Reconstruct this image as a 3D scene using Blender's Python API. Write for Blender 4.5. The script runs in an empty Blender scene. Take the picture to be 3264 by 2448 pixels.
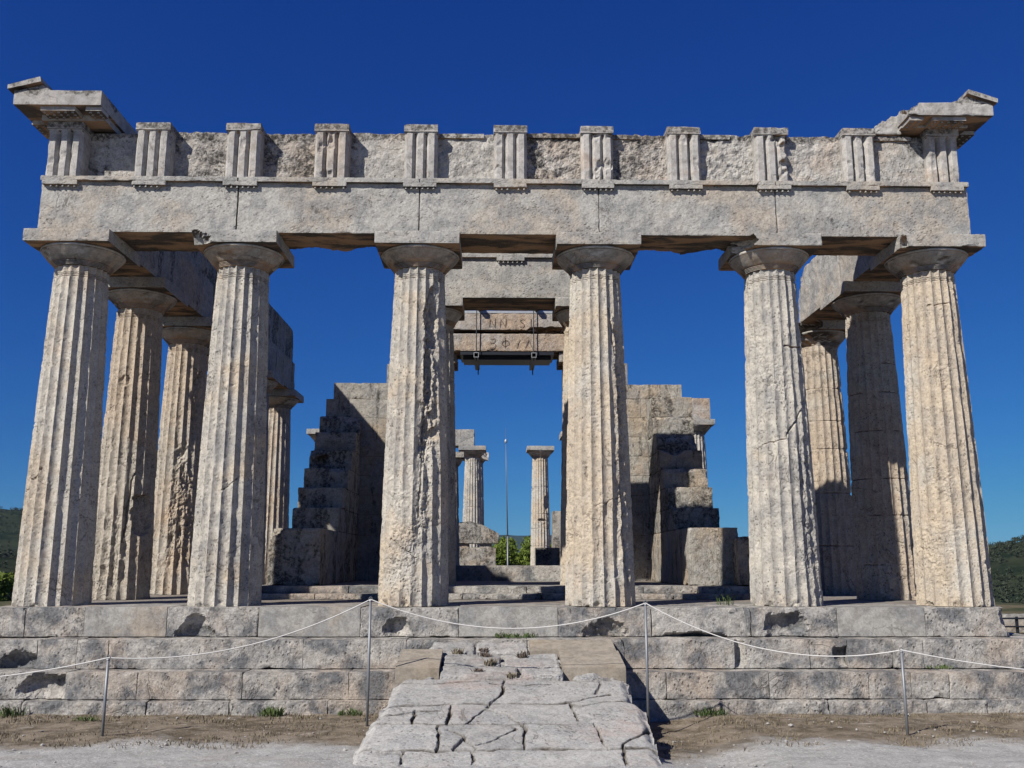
import bpy, math, random
import numpy as np
from mathutils import Matrix, Vector

# ------------------------------------------------------------------ camera, sky, sun, exposure
S = bpy.context.scene
COL = S.collection
CAM = (-0.1471, -13.388, 0.5731)
FPX, YAW, PITCH, ROLL = 2975.5, 0.0160, 0.1898, 0.0010
cam = bpy.data.cameras.new("camera")
cam_o = bpy.data.objects.new("camera", cam)
COL.objects.link(cam_o)
cam.sensor_width = 36.0
cam.lens = 36.0 * FPX / 3264.0
cam.clip_start = 0.05
cam.clip_end = 30000
_F = Vector((math.sin(YAW) * math.cos(PITCH), math.cos(YAW) * math.cos(PITCH), math.sin(PITCH)))
_R = Vector((math.cos(YAW), -math.sin(YAW), 0))
_U = _R.cross(_F)
_R2 = _R * math.cos(ROLL) + _U * math.sin(ROLL)
_U2 = -_R * math.sin(ROLL) + _U * math.cos(ROLL)
cam_o.matrix_world = Matrix(((_R2.x, _U2.x, -_F.x, CAM[0]), (_R2.y, _U2.y, -_F.y, CAM[1]),
                             (_R2.z, _U2.z, -_F.z, CAM[2]), (0, 0, 0, 1)))
S.camera = cam_o

SUN_AZ, SUN_EL = 45.0, 39.5          # shadows travel along (cos az, sin az)
_a, _e = math.radians(SUN_AZ), math.radians(SUN_EL)
TOSUN = Vector((-math.cos(_a) * math.cos(_e), -math.sin(_a) * math.cos(_e), math.sin(_e)))
sun = bpy.data.lights.new("sun", 'SUN')
sun.energy = 5.0
sun.angle = math.radians(0.5)
sun.color = (1.0, 0.945, 0.86)
sun_o = bpy.data.objects.new("sun", sun)
COL.objects.link(sun_o)
sun_o.rotation_euler = TOSUN.to_track_quat('Z', 'Y').to_euler()
sun_o.location = (-30, -30, 40)

world = bpy.data.worlds.new("World")
S.world = world
world.use_nodes = True
wn = world.node_tree
wn.nodes.clear()
w_out = wn.nodes.new('ShaderNodeOutputWorld')
w_bg = wn.nodes.new('ShaderNodeBackground')
sky = wn.nodes.new('ShaderNodeTexSky')
sky.sky_type = 'NISHITA'
sky.sun_disc = False
sky.sun_elevation = _e
sky.sun_rotation = math.atan2(TOSUN.x, TOSUN.y)
sky.altitude = 600
sky.air_density = 1.0
sky.dust_density = 0.0
sky.ozone_density = 3.0
w_bg.inputs['Strength'].default_value = 0.05
# the deep blue of a dry clear sky: each channel of the Nishita sky is graded, then handed to the Background
w_sep = wn.nodes.new('ShaderNodeSeparateColor')
w_com = wn.nodes.new('ShaderNodeCombineColor')
wn.links.new(sky.outputs[0], w_sep.inputs[0])
SKYK = 0.74
for ch, (pre, pw, k) in enumerate(((.025, 1.24, .60), (.036, 1.08, .97), (.055, .69, .87))):
    last = w_sep.outputs[ch]
    for op, v in (('MULTIPLY', pre), ('POWER', pw), ('MULTIPLY', k), ('MINIMUM', (.45, .46, .53)[ch]), ('MULTIPLY', SKYK / .05)):
        n_ = wn.nodes.new('ShaderNodeMath')
        n_.operation = op
        wn.links.new(last, n_.inputs[0])
        n_.inputs[1].default_value = v
        last = n_.outputs[0]
    wn.links.new(last, w_com.inputs[ch])
wn.links.new(w_com.outputs[0], w_bg.inputs['Color'])
wn.links.new(w_bg.outputs[0], w_out.inputs['Surface'])
S.view_settings.view_transform = 'Standard'
S.view_settings.look = 'None'
S.view_settings.exposure = 0.44
S.view_settings.gamma = 1.0

random.seed(7)
RNG = np.random.default_rng(11)

# ------------------------------------------------------------------ noise
_G = np.random.default_rng(3).normal(size=(256, 3)).astype(np.float32)
_G /= np.linalg.norm(_G, axis=1, keepdims=True)
_PERM = np.random.default_rng(4).permutation(256).astype(np.int64)


def perlin(P, seed=0):
    P = np.asarray(P, np.float32)
    I = np.floor(P).astype(np.int64)
    f = P - I
    u = f * f * f * (f * (f * 6 - 15) + 10)
    out = 0
    for dx in (0, 1):
        wx = u[:, 0] if dx else 1 - u[:, 0]
        hx = _PERM[(I[:, 0] + dx + seed * 17) & 255]
        for dy in (0, 1):
            wy = wx * (u[:, 1] if dy else 1 - u[:, 1])
            hy = _PERM[(hx + I[:, 1] + dy) & 255]
            for dz in (0, 1):
                g = _G[_PERM[(hy + I[:, 2] + dz) & 255]]
                d = g[:, 0] * (f[:, 0] - dx) + g[:, 1] * (f[:, 1] - dy) + g[:, 2] * (f[:, 2] - dz)
                out = out + wy * (u[:, 2] if dz else 1 - u[:, 2]) * d
    return out * 1.5


def fbm(P, octv=4, seed=0, gain=0.5):
    P = np.asarray(P, np.float32)
    a, s, t = 1.0, 0, 0
    for k in range(octv):
        s = s + a * perlin(P * (2.03 ** k) + 13.7 * k, seed + k)
        t += a
        a *= gain
    return s / t * 1.4


def sstep(a, b, x):
    t = np.clip((x - a) / (b - a), 0, 1)
    return t * t * (3 - 2 * t)


# ------------------------------------------------------------------ mesh helpers
class MB:
    def __init__(self):
        self.V, self.F, self.n = [], [], 0

    def add(self, V, F):
        V = np.asarray(V, np.float64).reshape(-1, 3)
        self.V.append(V)
        for f in (F if isinstance(F, list) else [F]):
            self.F.append(np.asarray(f, np.int64) + self.n)
        self.n += len(V)
        return self

    def build(self, name, mat, parent=None, origin=None, smooth=False, attr=None):
        V = np.concatenate(self.V)
        if origin is None:
            lo, hi = V.min(0), V.max(0)
            origin = ((lo[0] + hi[0]) / 2, (lo[1] + hi[1]) / 2, lo[2])
        origin = np.asarray(origin, float)
        V = V - origin
        me = bpy.data.meshes.new(name)
        me.vertices.add(len(V))
        me.vertices.foreach_set('co', V.astype(np.float32).ravel())
        loops = np.concatenate([f.ravel() for f in self.F]).astype(np.int32)
        tot = np.concatenate([np.full(len(f), f.shape[1]) for f in self.F]).astype(np.int32)
        st = np.concatenate([[0], np.cumsum(tot)[:-1]]).astype(np.int32)
        me.loops.add(len(loops))
        me.loops.foreach_set('vertex_index', loops)
        me.polygons.add(len(tot))
        me.polygons.foreach_set('loop_start', st)
        me.polygons.foreach_set('loop_total', tot)
        me.polygons.foreach_set('use_smooth', np.full(len(tot), bool(smooth)))
        me.update(calc_edges=True)
        if attr is not None:
            for an, av in attr.items():
                at = me.attributes.new(an, 'FLOAT', 'POINT')
                at.data.foreach_set('value', np.asarray(av, np.float32))
        me.materials.append(mat)
        o = bpy.data.objects.new(name, me)
        COL.objects.link(o)
        if parent is not None:
            o.parent = parent
            w = WLOC[parent.name]
            o.location = origin - w
        else:
            o.location = origin
        WLOC[o.name] = origin
        return o


WLOC = {}


def tag(o, label, cat, group=None, kind='thing'):
    o['label'] = label
    o['category'] = cat
    o['kind'] = kind
    if group:
        o['group'] = group
    return o


def thing(name, label, cat, loc, group=None):
    o = bpy.data.objects.new(name, None)
    o.empty_display_size = 0.2
    COL.objects.link(o)
    o.location = loc
    WLOC[o.name] = np.asarray(loc, float)
    return tag(o, label, cat, group)


def structure(o):
    o['kind'] = 'structure'
    return o


def block(lo, hi, res=0.04, chip=0.012, chipvar=0.03, rough=0.004, seed=0, bites=(), freq=6.0, wob=0.0, skip='',
          cuts=()):
    """A worn stone: a lattice box with rounded, chipped edges and a rough skin."""
    lo, hi = np.array(lo, float), np.array(hi, float)
    d = hi - lo
    if np.isscalar(res):
        res = (res,) * 3
    if bites or cuts:
        res = tuple(min(q, max(.018, q * .6)) for q in res)
    N = [max(2, int(round(d[i] / res[i]))) for i in range(3)]
    keys, quads = [], []
    off = 0
    for ax, nm in ((0, 'xX'), (1, 'yY'), (2, 'zZ')):
        b, c = [i for i in range(3) if i != ax]
        for side in (0, 1):
            if nm[side] in skip:
                continue
            J, K = np.meshgrid(np.arange(N[b] + 1), np.arange(N[c] + 1), indexing='ij')
            I = [None] * 3
            I[ax] = np.full_like(J, N[ax] * side)
            I[b], I[c] = J, K
            key = (I[0] * (N[1] + 1) + I[1]) * (N[2] + 1) + I[2]
            keys.append(key.ravel())
            idx = np.arange(J.size).reshape(J.shape) + off
            q = np.stack([idx[:-1, :-1], idx[1:, :-1], idx[1:, 1:], idx[:-1, 1:]], -1).reshape(-1, 4)
            flip = (side == 0) ^ (ax == 1)
            if flip:
                q = q[:, ::-1]
            quads.append(q)
            off += J.size
    keys = np.concatenate(keys)
    uk, inv = np.unique(keys, return_inverse=True)
    F = inv[np.concatenate(quads)]
    k = uk % (N[2] + 1)
    j = (uk // (N[2] + 1)) % (N[1] + 1)
    i = uk // ((N[2] + 1) * (N[1] + 1))
    P = lo + np.stack([i / N[0], j / N[1], k / N[2]], -1) * d
    n1 = fbm(P * 2.3, 3, seed)
    n2 = fbm(P * 9.0, 3, seed + 5)
    r = chip * (0.6 + 0.8 * np.clip(n2 + .3, 0, 2)) + chipvar * np.clip(n1 * 1.6 + n2 * .8 - .25, 0, 3) ** 1.3
    r = np.minimum(r, 0.48 * d.min())[:, None]
    inner = np.clip(P, lo + r, hi - r)
    nv = P - inner
    L = np.linalg.norm(nv, axis=1, keepdims=True) + 1e-9
    n = nv / L
    Q = inner + n * np.minimum(L, r)
    nn = fbm(Q * freq, 5, seed + 9, .55)
    Q = Q + n * (rough * nn)[:, None]
    if wob:
        Q = Q + n * (wob * fbm(Q * 1.3, 2, seed + 31))[:, None]
    for (c, R, dirn) in bites:                      # scooped hollows
        c, R, dirn = np.array(c), np.array(R), np.array(dirn, float)
        wn_ = 1 + .5 * fbm(Q * 5, 4, seed + 3)[:, None]
        e = (Q - c) / (R * wn_)
        rr = (e ** 2).sum(1)
        m = rr < 1
        push = np.clip(1 - rr, 0, 1) ** .75 * np.abs(R * dirn).sum()
        Q[m] += dirn * push[m][:, None]
    for (pt, nrm, ragged) in cuts:                  # broken-off ends: everything past a ragged plane folds back onto it
        pt, nrm = np.array(pt, float), np.array(nrm, float)
        nrm /= np.linalg.norm(nrm)
        dd = (Q - pt) @ nrm - ragged * fbm(Q * 2.6, 4, seed + 77)
        m = dd > 0
        Q[m] -= nrm * dd[m][:, None]
    return Q, F


def tube(path, rad, n=8, cap=True):
    path = np.asarray(path, float)
    m = len(path)
    rad = np.full(m, rad) if np.isscalar(rad) else np.asarray(rad)
    T = np.gradient(path, axis=0)
    T /= np.linalg.norm(T, axis=1, keepdims=True)
    ref = np.eye(3)[int(np.argmin(np.abs(T).max(0)))]
    A = np.cross(T, ref)
    A /= np.linalg.norm(A, axis=1, keepdims=True)
    B = np.cross(T, A)
    th = np.linspace(0, 2 * np.pi, n, endpoint=False)
    V = path[:, None] + rad[:, None, None] * (A[:, None] * np.cos(th)[None, :, None] + B[:, None] * np.sin(th)[None, :, None])
    idx = np.arange(m * n).reshape(m, n)
    nx = np.roll(idx, -1, 1)
    F = [np.stack([idx[:-1], idx[1:], nx[1:], nx[:-1]], -1).reshape(-1, 4)]
    if cap:
        F += [idx[0][None, :], idx[-1][None, ::-1]]
    return V.reshape(-1, 3), F


def box(lo, hi):
    x0, y0, z0 = lo
    x1, y1, z1 = hi
    V = [(x0, y0, z0), (x1, y0, z0), (x1, y1, z0), (x0, y1, z0), (x0, y0, z1), (x1, y0, z1), (x1, y1, z1), (x0, y1, z1)]
    F = [(0, 3, 2, 1), (4, 5, 6, 7), (0, 1, 5, 4), (1, 2, 6, 5), (2, 3, 7, 6), (3, 0, 4, 7)]
    return np.array(V, float), np.array(F)


def revolve(cx, cy, rz, n=72, rough=.003, seed=0, bites=(), chip=.0):
    rz = np.array(rz, float)
    m = len(rz)
    th = np.linspace(0, 2 * np.pi, n, endpoint=False)
    Rr = np.repeat(rz[:, 0][:, None], n, 1)
    Z = np.repeat(rz[:, 1][:, None], n, 1)
    P = np.stack([cx + Rr * np.cos(th), cy + Rr * np.sin(th), Z], -1).reshape(-1, 3)
    dr = rough * fbm(P * 7, 4, seed) - chip * sstep(.15, .5, fbm(P * 3.1, 3, seed + 4))
    for (ang, z, w, h, dp) in bites:
        t0 = math.radians(ang - 90)
        dth = (np.tile(th, m) - t0 + np.pi) % (2 * np.pi) - np.pi
        q = (dth * Rr.ravel() / w) ** 2 + ((Z.ravel() - z) / h) ** 2
        dr = dr - dp * np.exp(-q ** 2) * (1 + .5 * fbm(P * 9, 3, seed + 8))
    Rn = np.maximum(Rr.ravel() + dr, .02)
    V = np.stack([cx + Rn * np.cos(np.tile(th, m)), cy + Rn * np.sin(np.tile(th, m)), Z.ravel()], -1)
    idx = np.arange(m * n).reshape(m, n)
    nx = np.roll(idx, -1, 1)
    F = np.stack([idx[:-1], nx[:-1], nx[1:], idx[1:]], -1).reshape(-1, 4)
    return V, [F, idx[0][None, ::-1], idx[-1][None, :]]


# ------------------------------------------------------------------ materials
def nodes_of(name):
    m = bpy.data.materials.new(name)
    m.use_nodes = True
    nt = m.node_tree
    nt.nodes.clear()
    out = nt.nodes.new('ShaderNodeOutputMaterial')
    b = nt.nodes.new('ShaderNodeBsdfPrincipled')
    nt.links.new(b.outputs[0], out.inputs['Surface'])
    return m, nt, b


class NT:
    def __init__(self, nt):
        self.nt = nt

    def new(self, t, **kw):
        n = self.nt.nodes.new(t)
        for k, v in kw.items():
            setattr(n, k, v)
        return n

    def link(self, a, b):
        self.nt.links.new(a, b)

    def noise(self, vec, scale, detail=6, rough=.6, dist=0.0):
        n = self.new('ShaderNodeTexNoise')
        n.inputs['Scale'].default_value = scale
        n.inputs['Detail'].default_value = detail
        n.inputs['Roughness'].default_value = rough
        n.inputs['Distortion'].default_value = dist
        self.link(vec, n.inputs['Vector'])
        return n.outputs['Fac']

    def mapping(self, vec, scale=(1, 1, 1), loc=(0, 0, 0)):
        n = self.new('ShaderNodeMapping')
        n.inputs['Scale'].default_value = scale
        n.inputs['Location'].default_value = loc
        self.link(vec, n.inputs['Vector'])
        return n.outputs[0]

    def ramp(self, fac, a, b, va=0.0, vb=1.0, smooth=True):
        n = self.new('ShaderNodeMapRange', interpolation_type='SMOOTHSTEP' if smooth else 'LINEAR')
        n.inputs['From Min'].default_value = a
        n.inputs['From Max'].default_value = b
        n.inputs['To Min'].default_value = va
        n.inputs['To Max'].default_value = vb
        self.link(fac, n.inputs['Value'])
        return n.outputs[0]

    def mix(self, fac, a, b, mode='MIX'):
        n = self.new('ShaderNodeMix', data_type='RGBA', blend_type=mode)
        if isinstance(fac, (int, float)):
            n.inputs['Factor'].default_value = fac
        else:
            self.link(fac, n.inputs['Factor'])
        for s, v in (('A', a), ('B', b)):
            i = [x for x in n.inputs if x.name == s and x.type == 'RGBA'][0]
            if isinstance(v, tuple):
                i.default_value = (*v, 1)
            else:
                self.link(v, i)
        return [x for x in n.outputs if x.type == 'RGBA'][0]

    def math(self, op, a, b=0.0):
        n = self.new('ShaderNodeMath', operation=op)
        for i, v in enumerate((a, b)):
            if isinstance(v, (int, float)):
                n.inputs[i].default_value = v
            else:
                self.link(v, n.inputs[i])
        return n.outputs[0]


ALB = .76


def stone(name, light, warm, grey=(.30, .30, .30), stain=.35, stain_col=(.05, .047, .043), streak=0.0, pit=.5, pit_scale=17.0, mottle=.7, bscale=6.5, pdir=0.0,
          bump=.5, warm_amt=.5, orange=.25, grey_amt=.4, soffit=True, grain=1.0, seed=0.0, top_dirt=.35, veins=.5, dirt=False, crust=None):
    light, warm, grey = [tuple(x * ALB for x in q) for q in (light, warm, grey)]
    m, nt, b = nodes_of(name)
    t = NT(nt)
    geo = t.new('ShaderNodeNewGeometry')
    vec = t.mapping(geo.outputs['Position'], loc=(seed * 3.1, seed * 1.7, seed * 2.3))
    nA = t.noise(vec, .75, 6, .6, .3)
    nB = t.noise(vec, 2.7, 8, .65, .2)
    nC = t.noise(vec, 9.0, 8, .72)
    nD = t.noise(vec, 38.0, 5, .75)
    c = t.mix(t.ramp(nA, .60 - .3 * warm_amt, .72 - .25 * warm_amt), light, warm)
    c = t.mix(t.math('MULTIPLY', t.ramp(nB, .42, .62), grey_amt), c, grey)
    c = t.mix(t.math('MULTIPLY', t.ramp(t.noise(t.mapping(vec, loc=(9, 4, 2)), 1.7, 7, .65, .4), .54, .68), orange), c, (.40, .26, .16))
    # mottling, light and dark grains
    c = t.mix(t.ramp(nC, .36, .60, mottle, 0), c, t.mix(1.0, c, (.60, .58, .56), 'MULTIPLY'))
    c = t.mix(t.math('MULTIPLY', t.ramp(nD, .42, .66), .6 * grain), c, t.mix(1.0, c, (1.42, 1.40, 1.37), 'MULTIPLY'))
    c = t.mix(t.math('MULTIPLY', t.ramp(nD, .46, .34), .5 * grain), c, t.mix(1.0, c, (.45, .43, .41), 'MULTIPLY'))
    # lichen / soot
    s1 = t.noise(t.mapping(vec, loc=(3, 8, 5)), 1.9, 10, .72, .5)
    s2 = t.noise(t.mapping(vec, scale=(1, 1, .22), loc=(1, 2, 7)), 3.4, 8, .7, .2)
    sm = s1 if streak <= 0 else t.math('ADD', t.math('MULTIPLY', s1, 1 - streak), t.math('MULTIPLY', s2, streak))
    if crust:                                       # black crust where rain stands on the topmost stones
        cs = t.new('ShaderNodeSeparateXYZ')
        t.link(geo.outputs['Position'], cs.inputs[0])
        sm = t.math('ADD', sm, t.ramp(cs.outputs[2], crust[0], crust[1], 0, crust[2]))
    th = (.655 if streak <= 0 else .635) - .23 * stain
    sf = t.ramp(sm, th, th + .055)
    fine = t.noise(t.mapping(vec, loc=(5, 1, 8)), 15.0, 6, .8)
    sf = t.math('MULTIPLY', sf, t.ramp(fine, .40, .58, .12, 1))
    c = t.mix(t.math('MULTIPLY', sf, .9), c, stain_col)
    # pits and little dark hollows
    vo = t.new('ShaderNodeTexVoronoi', feature='F1')
    vo.inputs['Scale'].default_value = pit_scale
    wv = t.mapping(vec, loc=(2, 2, 2), scale=(1, 1, .8))
    if pdir:                                        # pits drawn out along a slanting bed
        mp = t.new('ShaderNodeMapping', vector_type='TEXTURE')
        mp.inputs['Rotation'].default_value = (0, -pdir, 0)
        mp.inputs['Scale'].default_value = (2.2, 1, .8)
        t.link(vec, mp.inputs['Vector'])
        wv = mp.outputs[0]
    t.link(wv, vo.inputs['Vector'])
    clus = t.ramp(t.noise(vec, 2.1, 5, .65), .44, .60)
    pm = t.math('MULTIPLY', t.ramp(vo.outputs['Distance'], .14, .30, 1, 0), clus)
    fl = t.math('MULTIPLY', t.ramp(t.noise(wv if pdir else t.mapping(vec, scale=(1, 1, .6), loc=(7, 7, 1)), 26, 4, .7), .58, .67), t.ramp(nB, .38, .58, .15, 1))
    pm = t.math('MAXIMUM', pm, fl)
    # hairline cracks
    cn = t.math('ABSOLUTE', t.math('SUBTRACT', t.noise(t.mapping(vec, loc=(4, 6, 9)), 1.5, 5, .55, .9), .5))
    cm = t.math('MULTIPLY', t.ramp(cn, .003, .009, 1, 0), t.ramp(t.noise(t.mapping(vec, loc=(1, 9, 3)), 1.2, 3, .5), .50, .60))
    cm = t.math('MULTIPLY', cm, veins)
    c = t.mix(t.math('MULTIPLY', pm, .78 * pit), c, (.070, .060, .052))
    c = t.mix(t.math('MULTIPLY', cm, .8), c, (.07, .06, .05))
    sep = t.new('ShaderNodeSeparateXYZ')
    t.link(geo.outputs['True Normal'], sep.inputs[0])
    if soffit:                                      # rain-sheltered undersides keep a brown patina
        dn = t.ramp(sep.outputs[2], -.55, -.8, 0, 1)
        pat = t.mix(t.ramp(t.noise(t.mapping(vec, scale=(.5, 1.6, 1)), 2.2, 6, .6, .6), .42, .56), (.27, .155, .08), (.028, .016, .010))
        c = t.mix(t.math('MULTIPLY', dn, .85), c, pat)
    if top_dirt > 0:
        up = t.ramp(sep.outputs[2], .6, .9, 0, top_dirt)
        c = t.mix(t.math('MULTIPLY', up, t.ramp(nB, .35, .6)), c, (.13, .115, .10))
    if dirt:                                        # each slab its own tone; earth lying in the joints
        tn = t.new('ShaderNodeAttribute', attribute_name='tone')
        hs = t.new('ShaderNodeHueSaturation')
        t.link(tn.outputs['Fac'], hs.inputs['Value'])
        t.link(c, hs.inputs['Color'])
        c = hs.outputs[0]
        at = t.new('ShaderNodeAttribute', attribute_name='earth')
        c = t.mix(t.math('MULTIPLY', at.outputs['Fac'], t.ramp(nC, .3, .55, .55, 1)), c, (.050, .040, .028))
    t.link(c, b.inputs['Base Color'])
    b.inputs['Roughness'].default_value = .92
    b.inputs['Specular IOR Level'].default_value = .15
    h = t.math('ADD', t.noise(vec, bscale, 11, .70), t.math('MULTIPLY', nD, .35))
    h = t.math('SUBTRACT', h, t.math('MULTIPLY', pm, .55 * pit))
    h = t.math('SUBTRACT', h, t.math('MULTIPLY', cm, .5))
    bp = t.new('ShaderNodeBump')
    bp.inputs['Strength'].default_value = min(1, bump * 1.3)
    bp.inputs['Distance'].default_value = .05
    t.link(h, bp.inputs['Height'])
    t.link(bp.outputs[0], b.inputs['Normal'])
    return m


def plain(name, col, rough=.6, metal=0.0, var=.15, scale=20.0):
    m, nt, b = nodes_of(name)
    t = NT(nt)
    geo = t.new('ShaderNodeNewGeometry')
    n = t.noise(geo.outputs['Position'], scale, 5, .6)
    c = t.mix(t.ramp(n, .3, .7, 0, 1), col, tuple(x * (1 - var) for x in col))
    t.link(c, b.inputs['Base Color'])
    b.inputs['Roughness'].default_value = rough
    b.inputs['Metallic'].default_value = metal
    return m


LT, WM = (.555, .525, .465), (.565, .485, .38)
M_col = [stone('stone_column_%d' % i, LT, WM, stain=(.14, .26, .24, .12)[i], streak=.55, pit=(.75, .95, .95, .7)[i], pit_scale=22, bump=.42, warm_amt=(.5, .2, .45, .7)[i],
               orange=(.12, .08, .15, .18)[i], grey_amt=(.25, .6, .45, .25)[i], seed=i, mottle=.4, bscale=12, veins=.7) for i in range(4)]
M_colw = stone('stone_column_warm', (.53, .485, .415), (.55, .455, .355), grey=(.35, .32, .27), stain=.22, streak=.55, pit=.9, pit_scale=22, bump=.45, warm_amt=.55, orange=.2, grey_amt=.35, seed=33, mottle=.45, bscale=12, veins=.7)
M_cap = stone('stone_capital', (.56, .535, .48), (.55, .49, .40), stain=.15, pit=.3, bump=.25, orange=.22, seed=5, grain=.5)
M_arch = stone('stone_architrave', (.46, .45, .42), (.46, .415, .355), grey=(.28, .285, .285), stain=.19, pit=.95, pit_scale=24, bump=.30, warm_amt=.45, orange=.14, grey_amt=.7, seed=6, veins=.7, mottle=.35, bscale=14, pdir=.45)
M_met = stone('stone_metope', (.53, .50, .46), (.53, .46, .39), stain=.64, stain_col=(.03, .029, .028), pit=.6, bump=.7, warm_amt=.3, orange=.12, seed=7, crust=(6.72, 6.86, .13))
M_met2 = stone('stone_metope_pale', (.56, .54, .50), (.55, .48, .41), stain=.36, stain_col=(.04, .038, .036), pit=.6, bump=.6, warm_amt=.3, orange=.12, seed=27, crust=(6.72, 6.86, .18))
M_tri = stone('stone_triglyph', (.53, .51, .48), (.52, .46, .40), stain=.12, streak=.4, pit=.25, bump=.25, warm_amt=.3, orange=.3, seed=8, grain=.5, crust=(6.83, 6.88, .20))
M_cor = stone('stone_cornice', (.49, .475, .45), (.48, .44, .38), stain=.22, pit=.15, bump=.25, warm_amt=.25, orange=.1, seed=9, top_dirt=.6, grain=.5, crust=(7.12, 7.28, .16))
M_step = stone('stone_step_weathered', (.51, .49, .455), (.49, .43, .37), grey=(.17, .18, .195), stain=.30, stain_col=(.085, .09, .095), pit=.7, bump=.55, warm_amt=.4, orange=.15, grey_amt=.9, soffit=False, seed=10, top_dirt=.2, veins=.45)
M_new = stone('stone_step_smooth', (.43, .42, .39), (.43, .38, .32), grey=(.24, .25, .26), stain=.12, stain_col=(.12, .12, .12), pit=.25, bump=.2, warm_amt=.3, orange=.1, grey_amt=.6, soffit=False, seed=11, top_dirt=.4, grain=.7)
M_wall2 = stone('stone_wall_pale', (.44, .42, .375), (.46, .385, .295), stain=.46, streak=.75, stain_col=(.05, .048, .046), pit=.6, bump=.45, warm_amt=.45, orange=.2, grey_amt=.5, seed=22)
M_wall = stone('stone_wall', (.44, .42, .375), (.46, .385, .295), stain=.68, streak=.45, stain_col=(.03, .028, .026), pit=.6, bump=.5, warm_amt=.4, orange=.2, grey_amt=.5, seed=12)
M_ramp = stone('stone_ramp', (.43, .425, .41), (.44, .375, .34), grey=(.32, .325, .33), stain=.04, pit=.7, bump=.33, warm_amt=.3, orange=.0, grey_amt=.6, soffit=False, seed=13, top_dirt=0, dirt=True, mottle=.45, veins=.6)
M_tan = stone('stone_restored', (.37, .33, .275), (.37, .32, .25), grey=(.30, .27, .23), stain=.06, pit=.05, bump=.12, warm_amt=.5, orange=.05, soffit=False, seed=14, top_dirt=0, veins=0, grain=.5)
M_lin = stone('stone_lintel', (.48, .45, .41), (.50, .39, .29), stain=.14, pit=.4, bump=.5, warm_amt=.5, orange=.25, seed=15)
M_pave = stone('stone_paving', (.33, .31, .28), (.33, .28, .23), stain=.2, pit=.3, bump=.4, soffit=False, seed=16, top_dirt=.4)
M_steel = plain('steel_dark', (.035, .04, .05), .45, .6)
M_galv = plain('steel_galvanised', (.38, .40, .42), .5, .4)
M_post = plain('post_steel', (.20, .21, .225), .5, .4)
M_rope = plain('rope_white', (.56, .55, .53), .8, 0, .1, 60)
M_carve = plain('carved_letter', (.20, .155, .12), .95)
M_paint = plain('white_paint', (.75, .75, .74), .6)

# ------------------------------------------------------------------ setting: ground, hills
def spread(a, b, step, far, ratio=1.22):
    c = list(np.arange(a, b + 1e-6, step))
    s = step
    hi = [b]
    while hi[-1] < far:
        s *= ratio
        hi.append(hi[-1] + s)
    s = step
    lo = [a]
    while lo[-1] > -far:
        s *= ratio
        lo.append(lo[-1] - s)
    return np.array(lo[:0:-1] + c + hi[1:])


def ground_z(x, y):
    z = np.interp(y, [-30, -6, -5, -1.5, 0], [-1.06, -1.12, -1.14, -1.235, -1.25])
    z = z - .11 * sstep(1.2, 1.5, x) * sstep(2.6, 1.9, x) * sstep(-5.2, -4.2, y)
    r = np.hypot(np.abs(x) * 1.9, y - 12)
    return z - 26 * sstep(48, 200, r) - 20 * sstep(150, 500, r)


gx, gy = spread(-9, 9, .07, 9000), spread(-9, -1, .05, 9000)
X, Y = np.meshgrid(gx, gy, indexing='ij')
P2 = np.stack([X.ravel(), Y.ravel(), 0 * X.ravel()], -1)
Z = ground_z(P2[:, 0], P2[:, 1])
near = sstep(30, 12, np.hypot(P2[:, 0], P2[:, 1] + 3))
Z = Z + near * (.035 * fbm(P2 * .8, 4, 2) + .014 * fbm(P2 * 5, 4, 5)) + near * .02 * sstep(-3.6, -2.6, P2[:, 1]) * sstep(-1.3, -1.9, P2[:, 1]) * fbm(P2 * 2.5, 4, 8)
P2[:, 2] = Z
idx = np.arange(P2.shape[0]).reshape(X.shape)
Fq = np.stack([idx[:-1, :-1], idx[1:, :-1], idx[1:, 1:], idx[:-1, 1:]], -1).reshape(-1, 4)

m, nt, b = nodes_of('ground_soil')
t = NT(nt)
geo = t.new('ShaderNodeNewGeometry')
pos = geo.outputs['Position']
sep = t.new('ShaderNodeSeparateXYZ')
t.link(pos, sep.inputs[0])
g1 = t.noise(pos, .9, 7, .65, .4)
yy = t.math('ADD', sep.outputs[1], t.math('MULTIPLY', t.math('SUBTRACT', g1, .5), 2.6))
grass = t.ramp(yy, -3.95, -3.25)
farm = t.math('MAXIMUM', t.ramp(sep.outputs[1], 30, 60), t.math('MULTIPLY', t.ramp(t.math('ABSOLUTE', sep.outputs[0]), 9.5, 13), t.ramp(sep.outputs[1], 2, 8)))
gravel = t.mix(t.ramp(t.noise(pos, 5, 8, .7), .35, .65), (.35, .347, .332), (.25, .246, .235))
gravel = t.mix(t.ramp(t.noise(pos, 34, 5, .8), .50, .62), gravel, (.44, .435, .43))
gravel = t.mix(t.ramp(t.noise(pos, 1.4, 5, .6), .55, .75, 0, .6), gravel, (.27, .24, .21))
dry = t.mix(t.ramp(t.noise(pos, 3.0, 9, .75), .35, .62), (.085, .068, .047), (.215, .18, .14))
dry = t.mix(t.ramp(t.noise(pos, 22, 6, .7), .58, .72), dry, (.40, .36, .31))
dry = t.mix(t.ramp(t.noise(pos, 1.6, 6, .7), .60, .70, 0, .7), dry, (.42, .38, .34))
gc = t.mix(grass, gravel, dry)
gc = t.mix(farm, gc, t.mix(t.ramp(t.noise(pos, .2, 8, .7), .4, .6), (.035, .045, .02), (.12, .10, .06)))
t.link(gc, b.inputs['Base Color'])
b.inputs['Roughness'].default_value = .95
b.inputs['Specular IOR Level'].default_value = .1
bp_ = t.new('ShaderNodeBump')
bp_.inputs['Strength'].default_value = .7
bp_.inputs['Distance'].default_value = .03
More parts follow.
